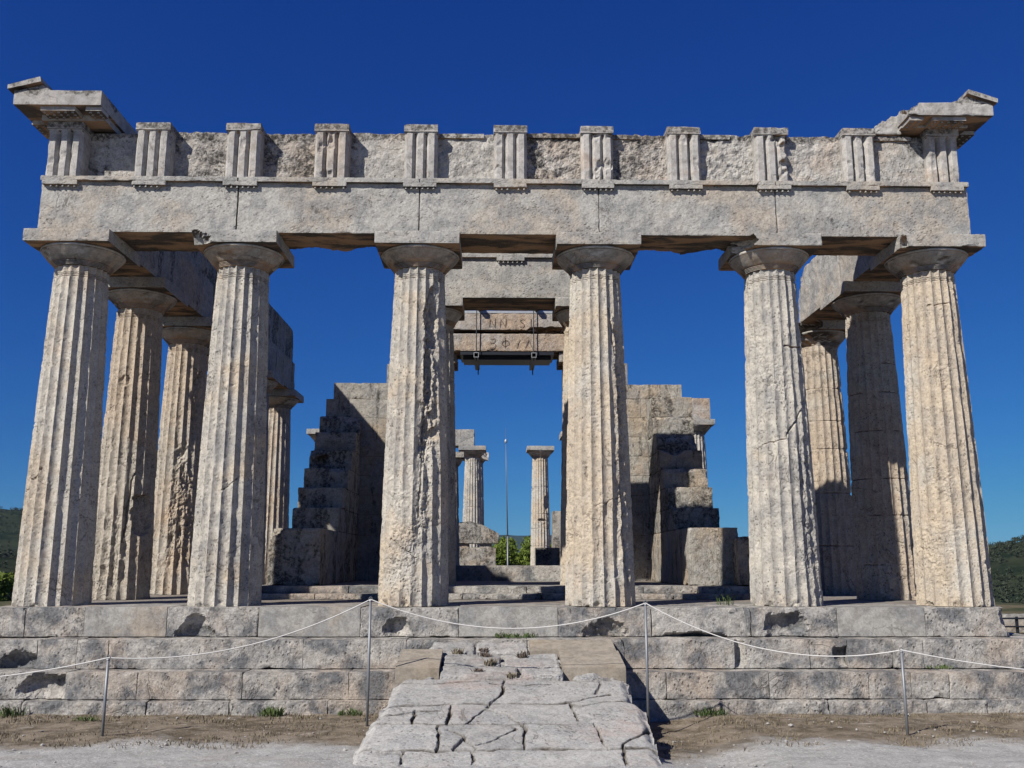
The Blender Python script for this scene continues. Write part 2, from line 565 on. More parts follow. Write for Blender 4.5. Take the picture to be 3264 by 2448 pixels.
t.link(t.math('ADD', t.noise(pos, 14, 9, .7), t.math('MULTIPLY', t.noise(pos, 70, 3, .6), .4)), bp_.inputs['Height'])
t.link(bp_.outputs[0], b.inputs['Normal'])
M_ground = m
structure(MB().add(P2, Fq).build('ground', M_ground, origin=(0, 0, 0), smooth=True))

# hills: a polar sheet beyond the plateau
HILLS = [(-900, 1250, 122, 480, 520), (-380, 560, 30, 240, 200), (380, 520, 41, 190, 210), (620, 720, 66, 260, 260), (1500, 3500, 60, 900, 900),
         (300, 6200, 215, 1500, 700), (-1700, 5600, 190, 900, 700), (-2600, 2500, 190, 900, 900), (2400, 1800, 150, 900, 900), (0, -2500, 60, 1200, 800)]


def hill_z(x, y):
    z = -44.0 + 0 * x
    for hx, hy, h, sx, sy in HILLS:
        z = z + (h + 10) * np.exp(-((x - hx) / sx) ** 2 - ((y - hy) / sy) ** 2)
    r = np.hypot(x, y - 12)
    P = np.stack([x, y, 0 * x], -1)
    z = z + (fbm(P / 170., 5, 21) * 13 + fbm(P / 900., 3, 25) * 26) * sstep(150, 600, r)
    return z - 3 * sstep(230, 150, r)


th = np.radians(np.concatenate([np.arange(-180, 0, 3.0), np.arange(0, 40, 3.0), np.arange(40, 140, .35), np.arange(140, 180, 3.0)]))
rr = np.geomspace(150, 9000, 110)
A, R_ = np.meshgrid(th, rr, indexing='ij')
hx, hy = (R_ * np.cos(A)).ravel(), (R_ * np.sin(A)).ravel()
PH = np.stack([hx, hy, hill_z(hx, hy)], -1)
idx = np.arange(PH.shape[0]).reshape(A.shape)
nx = np.roll(idx, -1, 0)
FH = np.stack([idx[:, :-1], idx[:, 1:], nx[:, 1:], nx[:, :-1]], -1).reshape(-1, 4)
m, nt, b = nodes_of('hill_scrub')
t = NT(nt)
geo = t.new('ShaderNodeNewGeometry')
pos = geo.outputs['Position']
hc = t.mix(t.ramp(t.noise(pos, .02, 10, .75), .38, .6), (.009, .016, .010), (.030, .036, .021))
hc = t.mix(t.ramp(t.noise(pos, .012, 8, .7), .64, .72), hc, (.11, .10, .08))
t.link(hc, b.inputs['Base Color'])
b.inputs['Roughness'].default_value = 1
b.inputs['Specular IOR Level'].default_value = 0
structure(MB().add(PH, FH[:, ::-1]).build('hills', m, origin=(0, 0, -44), smooth=True))


# ------------------------------------------------------------------ columns
def shaft_mesh(cx, cy, z0, h, r0, r1, seed=0, k=8, nz=300, erode=0.0, zones=(), ruts=(), bites=(), cracks=(), joints=(), nfl=20, neck=True, fd=.045, chips=.45):
    nth = nfl * k
    zs = list(np.linspace(0, h, nz))
    fine = []
    if neck:
        for q in (.115, .140, .165):
            fine += [h - q + e for e in (-.012, -.007, 0, .007, .012)]
    for q in joints:
        fine += [q + e for e in (-.014, -.007, 0, .007, .014)]
    zs = np.array(sorted(set(np.round([z for z in zs if not any(abs(z - f) < .004 for f in fine)] + fine, 4))))
    mz = len(zs)
    th = np.arange(nth) / nth * 2 * np.pi
    Zg, T = np.meshgrid(zs, th, indexing='ij')
    Zf, Tf = Zg.ravel(), T.ravel()
    tt = Zf / h
    R = r0 + (r1 - r0) * tt + .012 * 4 * tt * (1 - tt) * (r0 / .5)
    u = (Tf * nfl / (2 * np.pi)) % 1.0
    P = np.stack([cx + R * np.cos(Tf), cy + R * np.sin(Tf), z0 + Zf], -1)
    ang = (np.degrees(Tf) + 90 + 180) % 360 - 180
    bias = erode + 0 * Zf
    for (a0, aw, za, zb, amt) in zones:
        bias = bias + amt * np.exp(-((ang - a0) / aw) ** 4) * sstep(za - .25, za + .15, Zf) * sstep(zb + .25, zb - .15, Zf)
    E = sstep(.16, .62, .55 * fbm(P * np.array([1.5, 1.5, .9]), 4, seed) + .25 * fbm(P * 5, 3, seed + 2) + bias)
    par = 4 * u * (1 - u)
    r = R - fd * (R / .5) * par * (1 - .82 * E)
    r -= E * .016 * np.clip(fbm(P * 24, 2, seed + 13), -.4, 1)
    r -= E * (.018 + .03 * np.clip(fbm(P * 4.5, 4, seed + 3) + .15, 0, 1.5) + .022 * np.clip(fbm(P * 13, 3, seed + 4), 0, 1))
    arr = (1 - par) ** 4
    r -= chips * arr * .030 * sstep(.18, .5, fbm(P * np.array([4, 4, 2.2]), 4, seed + 6))
    r -= chips * arr * .010 * sstep(.12, .4, fbm(P * np.array([14, 14, 9.]), 2, seed + 7))
    r -= .009 * sstep(.22, .5, fbm(P * 17, 2, seed + 8)) * sstep(-.1, .35, fbm(P * 2.0, 2, seed + 12))
    r += .0028 * fbm(P * 9, 4, seed + 9)
    r -= .05 * sstep(.10, .0, Zf) * sstep(.15, .5, fbm(P * 4.0, 3, seed + 10))
    for (a0, aw, za, zb, amt) in ruts:              # ragged hollows where the skin has broken away
        wz = np.exp(-((ang - a0 + 9 * fbm(P * 3, 2, seed + 60)) / aw) ** 4) * sstep(za - .2, za + .2, Zf) * sstep(zb + .2, zb - .2, Zf)
        rg = np.abs(fbm(P * np.array([6., 6., 3.2]), 4, seed + 61))
        r -= amt * wz * (.012 + .11 * rg + .05 * np.abs(fbm(P * np.array([15., 15., 9.]), 3, seed + 63)) + .03 * sstep(0, .3, fbm(P * 3.3, 3, seed + 62)))
    if neck:
        for q in (.115, .140, .165):
            r -= .010 * np.exp(-((Zf - (h - q)) / .006) ** 2)
    for q in joints:
        r -= .014 * np.exp(-((Zf - q) / .007) ** 2) * (.4 + sstep(-.3, .2, fbm(P * 3, 2, seed + 14))) + .03 * arr * np.exp(-((Zf - q) / .03) ** 2) * sstep(0, .4, fbm(P * 8, 2, seed + 15))
    arc = np.radians(ang) * R
    for (a0, zb, w, hh, dp) in bites:
        q = ((arc - math.radians(a0) * R) / w) ** 2 + ((Zf - zb) / hh) ** 2
        q = q * (1 + .7 * fbm(P * 6, 3, seed + 20))
        r -= dp * sstep(1.15, .75, q) * (1 + .4 * fbm(P * 11, 3, seed + 21))
    for (aa, za, ab, zb, wd, dp) in cracks:
        ax_, bx_ = math.radians(aa) * R, math.radians(ab) * R
        wx = .03 * fbm(P * 6, 3, seed + 30)
        wz = .03 * fbm(P * 6 + 40, 3, seed + 31)
        px, pz = arc + wx, Zf + wz
        dx, dz = bx_ - ax_, zb - za
        s = np.clip(((px - ax_) * dx + (pz - za) * dz) / (dx * dx + dz * dz + 1e-9), 0, 1)
        dd = np.hypot(px - ax_ - s * dx, pz - za - s * dz)
        r -= dp * sstep(wd, wd * .25, dd)
    V = np.stack([cx + r * np.cos(Tf), cy + r * np.sin(Tf), z0 + Zf], -1)
    idx = np.arange(mz * nth).reshape(mz, nth)
    nxi = np.roll(idx, -1, 1)
    F = np.stack([idx[:-1], nxi[:-1], nxi[1:], idx[1:]], -1).reshape(-1, 4)
    return V, [F, idx[0][None, ::-1], idx[-1][None, :]]


def echinus_profile(r1, ra, z0, z1):
    H = z1 - z0
    pts = [(r1 - .004, 0)]
    for q in (0, 1, 2, 3):                          # fine annulets
        z = .015 + q * .055
        rr_ = r1 + .004 + q * .011
        pts += [(rr_, z * H), (rr_ + .007, (z + .014) * H), (rr_ + .007, (z + .030) * H), (rr_ + .002, (z + .042) * H)]
    b0, zb = r1 + .048, .235
    for s_ in np.linspace(0, 1, 12):                # broad flare, then a quick turn to the vertical
        pts.append((b0 + (ra - .012 - b0) * (s_ ** 1.0), (zb + (.82 - zb) * s_ ** 1.08) * H))
    pts += [(ra - .002, .855 * H), (ra + .004, .91 * H), (ra + .001, .96 * H), (ra - .02, H)]
    return [(r, z0 + z) for r, z in pts]


def column(label, cx, cy, z0, H, r0, r1, seed, mat, group, ab=.61, k=8, nz=300, ab_h=.19, ech_h=.275, ab_bites=(), ech_bites=(), ab_chip=.03, ab_cuts=(),
           seg=84, has_cap=True, res=.03, **kw):
    t_ = thing('temple_column', label, 'column', (cx, cy, z0), group)
    h = H - ab_h - ech_h + .005
    V, F = shaft_mesh(cx, cy, z0, h if has_cap else H, r0, r1, seed, k=k, nz=nz, neck=has_cap, **kw)
    MB().add(V, F).build('shaft', mat, t_, origin=(cx, cy, z0))
    if has_cap:
        ez = z0 + H - ab_h - ech_h
        V, F = revolve(cx, cy, echinus_profile(r1, ab - .03, ez, z0 + H - ab_h + .001), n=seg, seed=seed + 40, bites=ech_bites, chip=.012)
        c = MB().add(V, F).build('capital', M_cap, t_, origin=(cx, cy, ez), smooth=True)
        V, F = block((cx - ab, cy - ab, z0 + H - ab_h), (cx + ab, cy + ab, z0 + H - .003), res=res, chip=.010, chipvar=ab_chip, rough=.006, seed=seed + 50, bites=ab_bites, cuts=ab_cuts)
        MB().add(V, F).build('abacus', M_arch, c)
    return t_


FX = [-6.31, -3.927, -1.309, 1.309, 3.927, 6.31]
HC = 5.272
G_front = 'columns of the front row'
column('left end column of the front row, crisp straight flutes', FX[0], 0, 0, HC, .505, .375, 101, M_col[0], G_front,
       erode=-.22, zones=[(-75, 30, 0, 4, .25), (60, 40, 0, 4.5, .05)], cracks=[(-55, 1.55, -15, 1.85, .014, .03)])
column('front row column second from the left, crisp flutes speckled with grey lichen', FX[1], 0, 0, HC, .495, .372, 112, M_col[1], G_front,
       erode=-.22, zones=[(20, 25, 2.2, 4.2, .12)], cracks=[(0, 1.55, 30, 1.75, .012, .02)],
       ab_bites=[((FX[1] - .62, -.62, 5.09), (.30, .16, .14), (0, 1, 0))])
column('badly eroded front column with a gouge below its capital, left of the central opening', FX[2], 0, 0, HC, .495, .372, 123, M_col[2], G_front,
       erode=.05, ruts=[(36, 22, 2.2, 4.35, 1.0), (22, 14, .8, 2.4, .6)], zones=[(32, 17, 2.3, 4.25, .55), (10, 60, .2, 3.0, .22), (20, 12, 1.0, 2.6, .25)],
       bites=[(34, 4.05, .11, .42, .07), (28, 3.2, .08, .45, .055), (20, 2.3, .06, .35, .045)], cracks=[(12, 1.2, 24, 3.6, .022, .035), (-40, .9, 10, .65, .012, .02)])
column('pinkish front column with vertical cracks down its right side, right of the central opening', FX[3], 0, 0, HC, .495, .372, 134, M_col[3], G_front,
       erode=-.02, ruts=[(50, 17, .5, 3.9, .6)], zones=[(50, 22, 0, 4.0, .35), (-30, 40, 0, 3.0, .10)],
       cracks=[(25, 4.2, 62, 1.9, .016, .035), (40, 1.9, 50, .3, .018, .035), (-10, 1.35, 45, 1.5, .012, .014), (45, 3.6, 52, 2.0, .014, .03)], bites=[(15, .9, .20, .55, .02)])
column('front row column second from the right, a dark crack slanting across its shaft', FX[4], 0, 0, HC, .495, .372, 145, M_col[1], G_front,
       erode=.06, ruts=[(38, 18, .5, 2.3, .45)], zones=[(-20, 40, .5, 4.3, .12), (40, 25, .6, 2.4, .18)],
       cracks=[(0, 2.35, 62, 2.95, .018, .04), (-70, 2.18, 0, 2.3, .010, .018), (5, 3.65, 70, 3.62, .014, .03), (62, 2.9, 66, 3.7, .014, .03)],
       ab_bites=[((FX[4] - .75, -.55, 5.17), (.42, .5, .22), (1, 0, 0))])
column('right end column of the front row, smooth pale left side, deep flutes right', FX[5], 0, 0, HC, .505, .375, 156, M_col[3], G_front,
       erode=.0, zones=[(-45, 45, 0, 3.9, .26), (60, 20, 0, 4, -.3)],
       cracks=[(-30, 4.28, 20, 4.30, .012, .02)], ab_chip=.05, ab_bites=[((FX[5] - .66, -.66, 5.12), (.14, .14, .16), (.7, .7, 0))])

G_left = 'columns of the left side row'
FY = [2.29, 4.85, 7.41, 9.97, 12.53, 15.09, 17.65, 20.21]
XL = -6.31
column('column just behind the left front corner, a square piece missing low on its right', XL, FY[0], 0, HC, .495, .372, 201, M_colw, G_left, k=7, nz=260,
       erode=-.06, ruts=[(5, 30, .2, 1.4, .5)], zones=[(10, 30, .3, 2.2, .25), (-70, 35, 0, 4, .2)], bites=[(62, 1.35, .24, .33, .075), (-2, 3.55, .10, .10, .03)],
       cracks=[(20, .9, 35, 2.0, .02, .04)], ab_h=.19, ech_bites=[(-80, 4.9, .25, .16, .05)])
column('heavily pitted brownish column, third back along the left side row', XL, FY[1], 0, HC, .495, .372, 212, M_colw, G_left, k=7, nz=240,
       erode=.03, ruts=[(28, 30, .5, 2.9, .7), (50, 15, 3.0, 4.3, .8)], zones=[(30, 45, .2, 3.0, .3), (55, 20, 3.0, 4.3, .3)])
lo_kw = dict(k=5, nz=90, seg=48, res=.08)
column('left side column hidden behind the second front column, fourth back from the corner', XL, FY[2], 0, HC, .495, .372, 223, M_col[1], G_left, **lo_kw)
column('left side column hidden behind the second front column, fifth back from the corner', XL, FY[3], 0, HC, .495, .372, 234, M_col[1], G_left, **lo_kw)
column('brown sunlit column carrying the broken far end of the left side beam', XL, FY[4], 0, HC, .495, .372, 245, M_colw, G_left, k=7, nz=160, seg=64, res=.05, erode=-.1,
       zones=[(40, 20, 2.5, 4.4, .3)])
column('far left side column, only its capital showing behind the stepped left wall', -6.31, FY[7], 0, HC, .495, .372, 256, M_col[0], G_left, **lo_kw)

G_right = 'columns of the right side row'
XR = 6.31
column('dark shadowed column just behind the right front corner column, built of stacked drums', XR, FY[0], 0, HC, .495, .372, 301, M_colw, G_right, k=7, nz=220,
       erode=-.05, joints=[.55, 1.35, 1.95, 2.75, 3.4, 3.9], zones=[(-40, 50, 0, 4, .2)])
column('half lit, half shaded side column under the broken beam end on the right', XR, FY[1], 0, HC, .495, .372, 312, M_colw, G_right, k=7, nz=220,
       erode=-.08, joints=[.9, 1.9, 2.75, 3.3, 3.95], zones=[(-20, 40, 0, 3, .15)], ech_bites=[(-60, 4.95, .3, .2, .10), (-20, 4.9, .3, .16, .06)],
       ab_bites=[((XR - .6, FY[1] - .6, 5.17), (.5, .35, .2), (.7, .7, 0))])
column('far right column behind the stepped right wall, a loose block on its capital', 6.45, FY[6], 0, HC, .495, .372, 323, M_col[1], G_right, k=5, nz=120, seg=56, res=.06)

G_pro = 'columns of the porch behind the front row'
ZF = .20
PYc = 3.5
column('porch column standing half hidden behind the eroded column left of the opening', -1.33, PYc, ZF, 5.335 - ZF, .475, .365, 401, M_col[2], G_pro, k=7, nz=200, seg=72, ab=.55, ab_h=.18, ech_h=.265,
       erode=-.1, ab_chip=.05)
column('porch column standing half hidden behind the pinkish column right of the opening', 1.455, PYc, ZF, 5.335 - ZF, .475, .365, 412, M_col[3], G_pro, k=7, nz=200, seg=72, ab=.55, ab_h=.18, ech_h=.265,
       erode=0)
G_rear = 'columns of the rear porch seen through the opening'
column('small far column with a block on its capital, left of the mast in the opening', -1.08, 22, ZF, 4.72, .385, .285, 501, M_col[1], G_rear, k=6, nz=150, seg=56, ab=.515, ab_h=.17, ech_h=.25, erode=-.1,
       joints=[1.55, 2.45], res=.05)
column('small far column with bare capital and slotted shaft, right of the mast', 1.49, 22, ZF, 4.72, .385, .295, 512, M_col[3], G_rear, k=6, nz=150, seg=56, ab=.515, ab_h=.17, ech_h=.25, erode=0,
       joints=[1.0, 1.65, 2.2, 3.2], bites=[(5, 1.95, .17, .05, .09), (45, 2.6, .12, .3, .06)], res=.05)
column('shaded column of the back row close behind the small far column with the block', -1.10, 26.2, 0, 5.2, .46, .36, 523, M_col[1], 'columns of the back row', k=5, nz=90, seg=48, ab=.60, res=.08,
       ab_bites=[((-.5, 25.6, 5.2), (.3, .5, .3), (0, 0, -1))])
G_in = 'inner columns beyond the doorway'
column('slim inner column in shade just past the left door jamb', -1.42, 11, ZF, 3.2, .33, .26, 601, M_col[1], G_in, k=5, nz=90, seg=48, ab=.42, ab_h=.15, ech_h=.2, res=.06)
column('slim inner column in shade just past the right door jamb', 1.93, 11, ZF, 3.75, .34, .27, 612, M_col[2], G_in, k=5, nz=90, seg=48, ab=.42, ab_h=.15, ech_h=.2, res=.06)

# ------------------------------------------------------------------ front entablature
AZ0, AZ1, AY = 5.272, 6.04, -.47
ent = thing('entablature', 'long stone entablature of plain beam and grooved frieze across the six front columns', 'entablature', (0, 0, AZ0))
TRI = [(-6.77, -6.26), (-5.48, -4.98), (-4.155, -3.66), (-2.855, -2.36), (-1.535, -1.05), (-.212, .275), (1.08, 1.555), (2.365, 2.855), (3.665, 4.16), (4.985, 5.465), (6.235, 6.717)]
AJ = [-6.80, -3.945, -1.297, 1.331, 3.936, 6.80]
reg_o = []
for i in range(5):
    x0, x1 = AJ[i] + .006 + (.006 if i == 1 else 0), AJ[i + 1] - .006
    bt = []
    if i in (1, 3):
        bt = [((x0 + .9, .42, AZ0), (.5, .22, .12), (0, -.6, .8)), ((x1 - .8, .42, AZ0), (.35, .25, .10), (0, -.6, .8))]
    V, F = block((x0, AY, AZ0), (x1, .40, AZ1), res=.03, chip=.009, chipvar=.028, rough=.010, seed=700 + i, bites=bt, freq=7)
    mb = MB().add(V, F)
    V, F = block((x0, AY - .062, AZ1 - .004), (x1, .38, AZ1 + .065), res=(.025, .05, .0125), chip=.003, chipvar=.035, rough=.007, seed=720 + i)
    mb.add(V, F)
    a = mb.build('architrave_block', M_arch, ent)
    for (t0, t1) in TRI:
        if x0 - .3 <= (t0 + t1) / 2 + .001 < x1 - .3 or (i == 4 and (t0 + t1) / 2 > x1 - .5):
            pass
    reg_o.append(a)
for n_, (t0, t1) in enumerate(TRI):                 # regulae with guttae under the triglyphs
    c = (t0 + t1) / 2
    i = min(range(5), key=lambda q: abs((AJ[q] + AJ[q + 1]) / 2 - c))
    mb = MB()
    V, F = block((t0, AY - .066, AZ1 - .068), (t1, AY + .02, AZ1 - .0045), res=.014, chip=.003, chipvar=.02, rough=.005, seed=740 + n_)
    mb.add(V, F)
    for g in range(6):
        if (n_ * 7 + g * 3) % 11 == 0:
            continue
        gx_ = t0 + (g + .5) / 6 * (t1 - t0)
        V, F = tube([(gx_, AY - .036, AZ1 - .066), (gx_, AY - .036, AZ1 - .100)], [.013, .016], 8)
        mb.add(V, F)
    mb.build('regula', M_arch, reg_o[i])


def triglyph_mesh(x0, x1, z0, z1, yf, yb, seed, worn=1.0):
    w = x1 - x0
    gd = .07
    prof = [(0, gd * .9), (.085, 0), (.245, 0), (.333, gd), (.42, 0), (.58, 0), (.667, gd), (.755, 0), (.915, 0), (1, gd * .9)]
    xs, ds = [], []
    for (a, da), (b_, db) in zip(prof[:-1], prof[1:]):
        for s in np.linspace(0, 1, 5)[:-1]:
            xs.append(a + (b_ - a) * s)
            ds.append(da + (db - da) * s)
    xs.append(1)
    ds.append(prof[-1][1])
    xs = [0] + xs + [1]
    ds = [yb - yf] + ds + [yb - yf]
    xs, ds = np.array(xs), np.array(ds)
    zz = np.linspace(z0, z1, 44)
    Zg, Xg = np.meshgrid(zz, xs, indexing='ij')
    Dg = np.repeat(ds[None], len(zz), 0)
    # grooves close in an arch just under the cap
    fade = sstep(z1, z1 - .05, Zg)
    Dg = np.where(Dg < .2, Dg * fade, Dg)
    P = np.stack([x0 + Xg * w, yf + Dg, Zg], -1).reshape(-1, 3)
    n = fbm(P * 7, 4, seed)
    wear = sstep(.2, .6, fbm(P * 2.2, 3, seed + 3))
    P[:, 1] += np.where(Dg.ravel() < .2, .004 * n + worn * (.035 * wear * np.clip(.5 + n, 0, 1) + .05 * sstep(.25, .6, fbm(P * 3.4, 3, seed + 9))), 0)
    P[:, 0] += np.where(Dg.ravel() < .2, .003 * fbm(P * 9, 3, seed + 6), 0)
    idx = np.arange(len(P)).reshape(Xg.shape)
    return P, np.stack([idx[:-1, :-1], idx[:-1, 1:], idx[1:, 1:], idx[1:, :-1]], -1).reshape(-1, 4)


TZ0, TZ1, TZ2 = AZ1 + .062, 6.845, 6.955
for n_, (t0, t1) in enumerate(TRI):
    V, F = triglyph_mesh(t0, t1, TZ0, TZ1, AY - .035, -.1, 760 + n_, (.35, .3, .5, .8, .4, .5, 1.1, .5, 1.4, .7, .4)[n_])
    mb = MB().add(V, F)
    V, F = block((t0 - .008, AY - .05, TZ1 - .004), (t1 + .008, -.08, TZ2), res=.025, chip=.006, chipvar=.035, rough=.006, seed=780 + n_)
    mb.add(V, F)
    mb.build('triglyph', M_tri, ent)
MREC = [.25, .22, .23, .22, .17, .14, .12, .12, .11, .10]
MROUGH = [.012, .035, .04, .02, .03, .06, .05, .05, .035, .02]
MTOP = [6.85, 6.875, 6.865, 6.88, 6.865, 6.875, 6.86, 6.87, 6.86, 6.865]
for n_ in range(10):
    x0, x1 = TRI[n_][1] - .03, TRI[n_ + 1][0] + .03
    yf = AY + MREC[n_]
    MT = MTOP[n_] + .30 * MREC[n_] - .01
    V, F = block((x0, yf, TZ0 - .004), (x1, .36, MT), res=.022 if MROUGH[n_] > .025 else .03, chip=.012, chipvar=.05, rough=MROUGH[n_], seed=800 + n_, freq=6.5, skip='xX')
    mb = MB().add(V, F)
    if n_ in (4, 5, 6, 7, 9):                        # remains of the thin metope band at the top
        xa, xb = {4: (x0, x0 + .72), 5: (x0, x1), 6: (x0, x0 + .45), 7: (x0, x0 + .5), 9: (x0, x1 - .2)}[n_]
        V, F = block((xa, yf - .035, MT - .075), (xb, yf + .12, MT - .003), res=.025, chip=.006, chipvar=.03, rough=.006, seed=820 + n_)
        mb.add(V, F)
    mb.build('metope', M_met if n_ in (1, 2, 5, 6) else M_met2, ent)
V, F = block((-6.72, -.02, TZ0), (6.70, .38, 6.80), res=.09, chip=.02, chipvar=.05, rough=.01, seed=840)
MB().add(V, F).build('frieze_backing', M_met, ent)

# ------------------------------------------------------------------ corner cornices
def prism_xz(poly, y0, y1, seed, res=.03, rough=.005):
    """An outline in x-z with real depth, its skin finely divided and roughened."""
    pts = []
    n = len(poly)
    for i in range(n):
        a, b_ = np.array(poly[i]), np.array(poly[(i + 1) % n])
        s = max(1, int(np.linalg.norm(b_ - a) / res))
        for q in range(s):
            pts.append(a + (b_ - a) * q / s)
    pts = np.array(pts)
    ny = max(2, int((y1 - y0) / .05))
    ys = np.linspace(y0, y1, ny)
    V = np.array([[p[0], y, p[1]] for y in ys for p in pts])
    c = np.array([pts[:, 0].mean(), (y0 + y1) / 2, pts[:, 1].mean()])
    d = V - c
    d /= np.linalg.norm(d, axis=1, keepdims=True)
    V = V + d * (rough * fbm(V * 6, 4, seed))[:, None]
    m_ = len(pts)
    idx = np.arange(len(V)).reshape(ny, m_)
    nx_ = np.roll(idx, -1, 1)
    return V, [np.stack([idx[:-1], nx_[:-1], nx_[1:], idx[1:]], -1).reshape(-1, 4), idx[0][None, ::-1], idx[-1][None, :]]


cl = thing('corner_cornice', 'projecting cornice block with raised end piece on the left front corner', 'cornice', (-6.35, -.3, 6.96), 'cornice blocks left on the front corners')
# geison: deep slab whose soffit slopes up and back
def geison(x0, x1, yfr, ybk, zb, zt, seed, **kw):
    return block((x0, yfr, zb), (x1, ybk, zt), res=.035, seed=seed, **kw)


V, F = geison(-7.13, -5.875, -.85, 1.3, 7.05, 7.275, 850, chip=.006, chipvar=.014, rough=.004)
mb = MB().add(V, F)
V, F = block((-6.86, -.54, 6.955), (-5.92, 1.25, 7.06), res=.05, chip=.008, chipvar=.02, rough=.004, seed=851)
mb.add(V, F)
mb.build('cornice_block', M_cor, cl)


def mutule(x0, x1, y0, y1, z0, z1, seed, par):
    mb = MB()
    V, F = block((x0, y0, z0), (x1, y1, z1), res=.03, chip=.006, chipvar=.014, rough=.003, seed=seed)
    mb.add(V, F)
    nx_, ny_ = max(1, int((x1 - x0) / .085)), max(1, int((y1 - y0) / .085))
    for g in range(nx_):
        for q in range(ny_):
            gx_, gy_ = x0 + (g + .5) * (x1 - x0) / nx_, y0 + (q + .5) * (y1 - y0) / ny_
            V, F = tube([(gx_, gy_, z0 + .003), (gx_, gy_, z0 - .024)], [.017, .02], 7)
            mb.add(V, F)
    mb.build('mutule', M_cor, par)


for q, (x0, x1) in enumerate(((-6.76, -6.26), (-6.11, -5.88))):
    mutule(x0, x1, -.80, -.545, 6.985, 7.055, 852 + q, cl)
mutule(-7.10, -6.87, -.35, .15, 6.985, 7.055, 856, cl)
mutule(-7.10, -6.87, .40, .90, 6.985, 7.055, 857, cl)
V, F = prism_xz([(-7.12, 7.270), (-6.60, 7.270), (-6.735, 7.36), (-7.12, 7.262)], -.84, .2, 858)
mb = MB().add(V, F)
V, F = prism_xz([(-7.205, 7.265), (-6.735, 7.385), (-6.755, 7.462), (-7.205, 7.33)], -.90, .25, 859)
mb.add(V, F)
mb.build('end_piece', M_cor, cl)

cr = thing('corner_cornice', 'broken cornice block with raised end piece on the right front corner', 'cornice', (6.3, -.3, 6.96), 'cornice blocks left on the front corners')
V, F = geison(5.84, 7.09, -.85, 1.2, 7.005, 7.205, 860, chip=.008, chipvar=.05, rough=.008, bites=[((5.80, -.85, 7.24), (.22, .3, .16), (.5, .5, -.4))])
mb = MB().add(V, F)
V, F = block((5.86, -.54, 6.955), (6.86, 1.1, 7.01), res=.04, chip=.01, chipvar=.03, rough=.006, seed=861)
mb.add(V, F)
V, F = block((5.28, -.44, 6.90), (5.90, .7, 7.20), res=.025, chip=.02, chipvar=.06, rough=.02, seed=862, cuts=[((5.60, 0, 7.05), (-.78, 0, .62), .10)])
mb.add(V, F)
mb.build('cornice_block', M_cor, cr)
for q, (x0, x1) in enumerate(((5.87, 6.08), (6.21, 6.71))):
    mutule(x0, x1, -.80, -.545, 6.945, 7.01, 863 + q, cr)
mutule(6.83, 7.06, -.35, .15, 6.945, 7.01, 866, cr)
V, F = prism_xz([(6.45, 7.20), (7.08, 7.20), (7.08, 7.19), (6.735, 7.31), (6.60, 7.25)], -.84, .2, 867)
mb = MB().add(V, F)
V, F = prism_xz([(6.705, 7.325), (7.14, 7.185), (7.15, 7.248), (6.727, 7.393)], -.90, .25, 868)
mb.add(V, F)
mb.build('end_piece', M_cor, cr)

# ------------------------------------------------------------------ side beams
le = thing('side_beam', 'long shaded stone beam and frieze running back over the left side columns', 'beam', (-6.3, 6.5, AZ0))
ys = [.43, 2.29, 4.85, 7.41, 9.97, 12.75]
for i in range(5):
    last = i == 4
    V, F = block((-6.76, ys[i] + .005, AZ0), (-5.87, ys[i + 1] - .005, 6.10), res=.05 if i < 2 else .07, chip=.01, chipvar=.04, rough=.010, seed=870 + i,
                 cuts=[((-6, 12.55, 6), (0, 1, -.1), .25)] if last else ())
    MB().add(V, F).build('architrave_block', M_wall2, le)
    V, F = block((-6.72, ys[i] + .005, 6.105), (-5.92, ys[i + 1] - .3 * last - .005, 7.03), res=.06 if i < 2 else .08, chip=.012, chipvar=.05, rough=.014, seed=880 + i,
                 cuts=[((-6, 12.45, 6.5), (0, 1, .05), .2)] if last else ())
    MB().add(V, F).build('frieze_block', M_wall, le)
re_ = thing('side_beam', 'short stone beam over the right side columns with a jagged broken end', 'beam', (6.3, 2.4, AZ0))
V, F = block((5.87, .43, AZ0), (6.76, 2.29, 6.30), res=.04, chip=.012, chipvar=.05, rough=.012, seed=890)
MB().add(V, F).build('architrave_block', M_arch, re_)
V, F = block((5.87, 2.30, AZ0), (6.76, 4.75, 6.30), res=.04, chip=.012, chipvar=.06, rough=.016, seed=891,
             cuts=[((6, 4.45, 5.9), (0, 1, .22), .16), ((6, 4.1, 6.3), (0, .7, .7), .12)])
MB().add(V, F).build('architrave_block', M_arch, re_)

# porch entablature
pe = thing('entablature', 'plain stone beam with one guttae strip spanning the porch columns behind the opening', 'entablature', (.06, 3.5, 5.335))
PB0, PB1, PYF = 5.335, 6.10, 3.05
for i, (x0, x1) in enumerate(((-1.80, -1.335), (-1.325, 1.45), (1.46, 1.92))):
    V, F = block((x0, PYF, PB0), (x1, 3.95, PB1), res=.035, chip=.008, chipvar=.02, rough=.006, seed=900 + i)
    mb = MB().add(V, F)
    V, F = block((x0, PYF - .06, PB1 - .012), (x1, 3.9, PB1 + .07), res=.035, chip=.006, chipvar=.012, rough=.004, seed=910 + i)
    mb.add(V, F)
    a = mb.build('architrave_block', M_arch, pe)
    if i == 1:
        mb = MB()
        V, F = block((-.17, PYF - .062, PB1 - .075), (.34, PYF + .01, PB1 - .010), res=.025, chip=.004, chipvar=.008, rough=.003, seed=915)
        mb.add(V, F)
        for g in range(6):
            V, F = tube([(-.17 + (g + .5) * .085, PYF - .034, PB1 - .076), (-.17 + (g + .5) * .085, PYF - .034, PB1 - .112)], [.012, .016], 8)
            mb.add(V, F)
        mb.build('regula', M_arch, a)

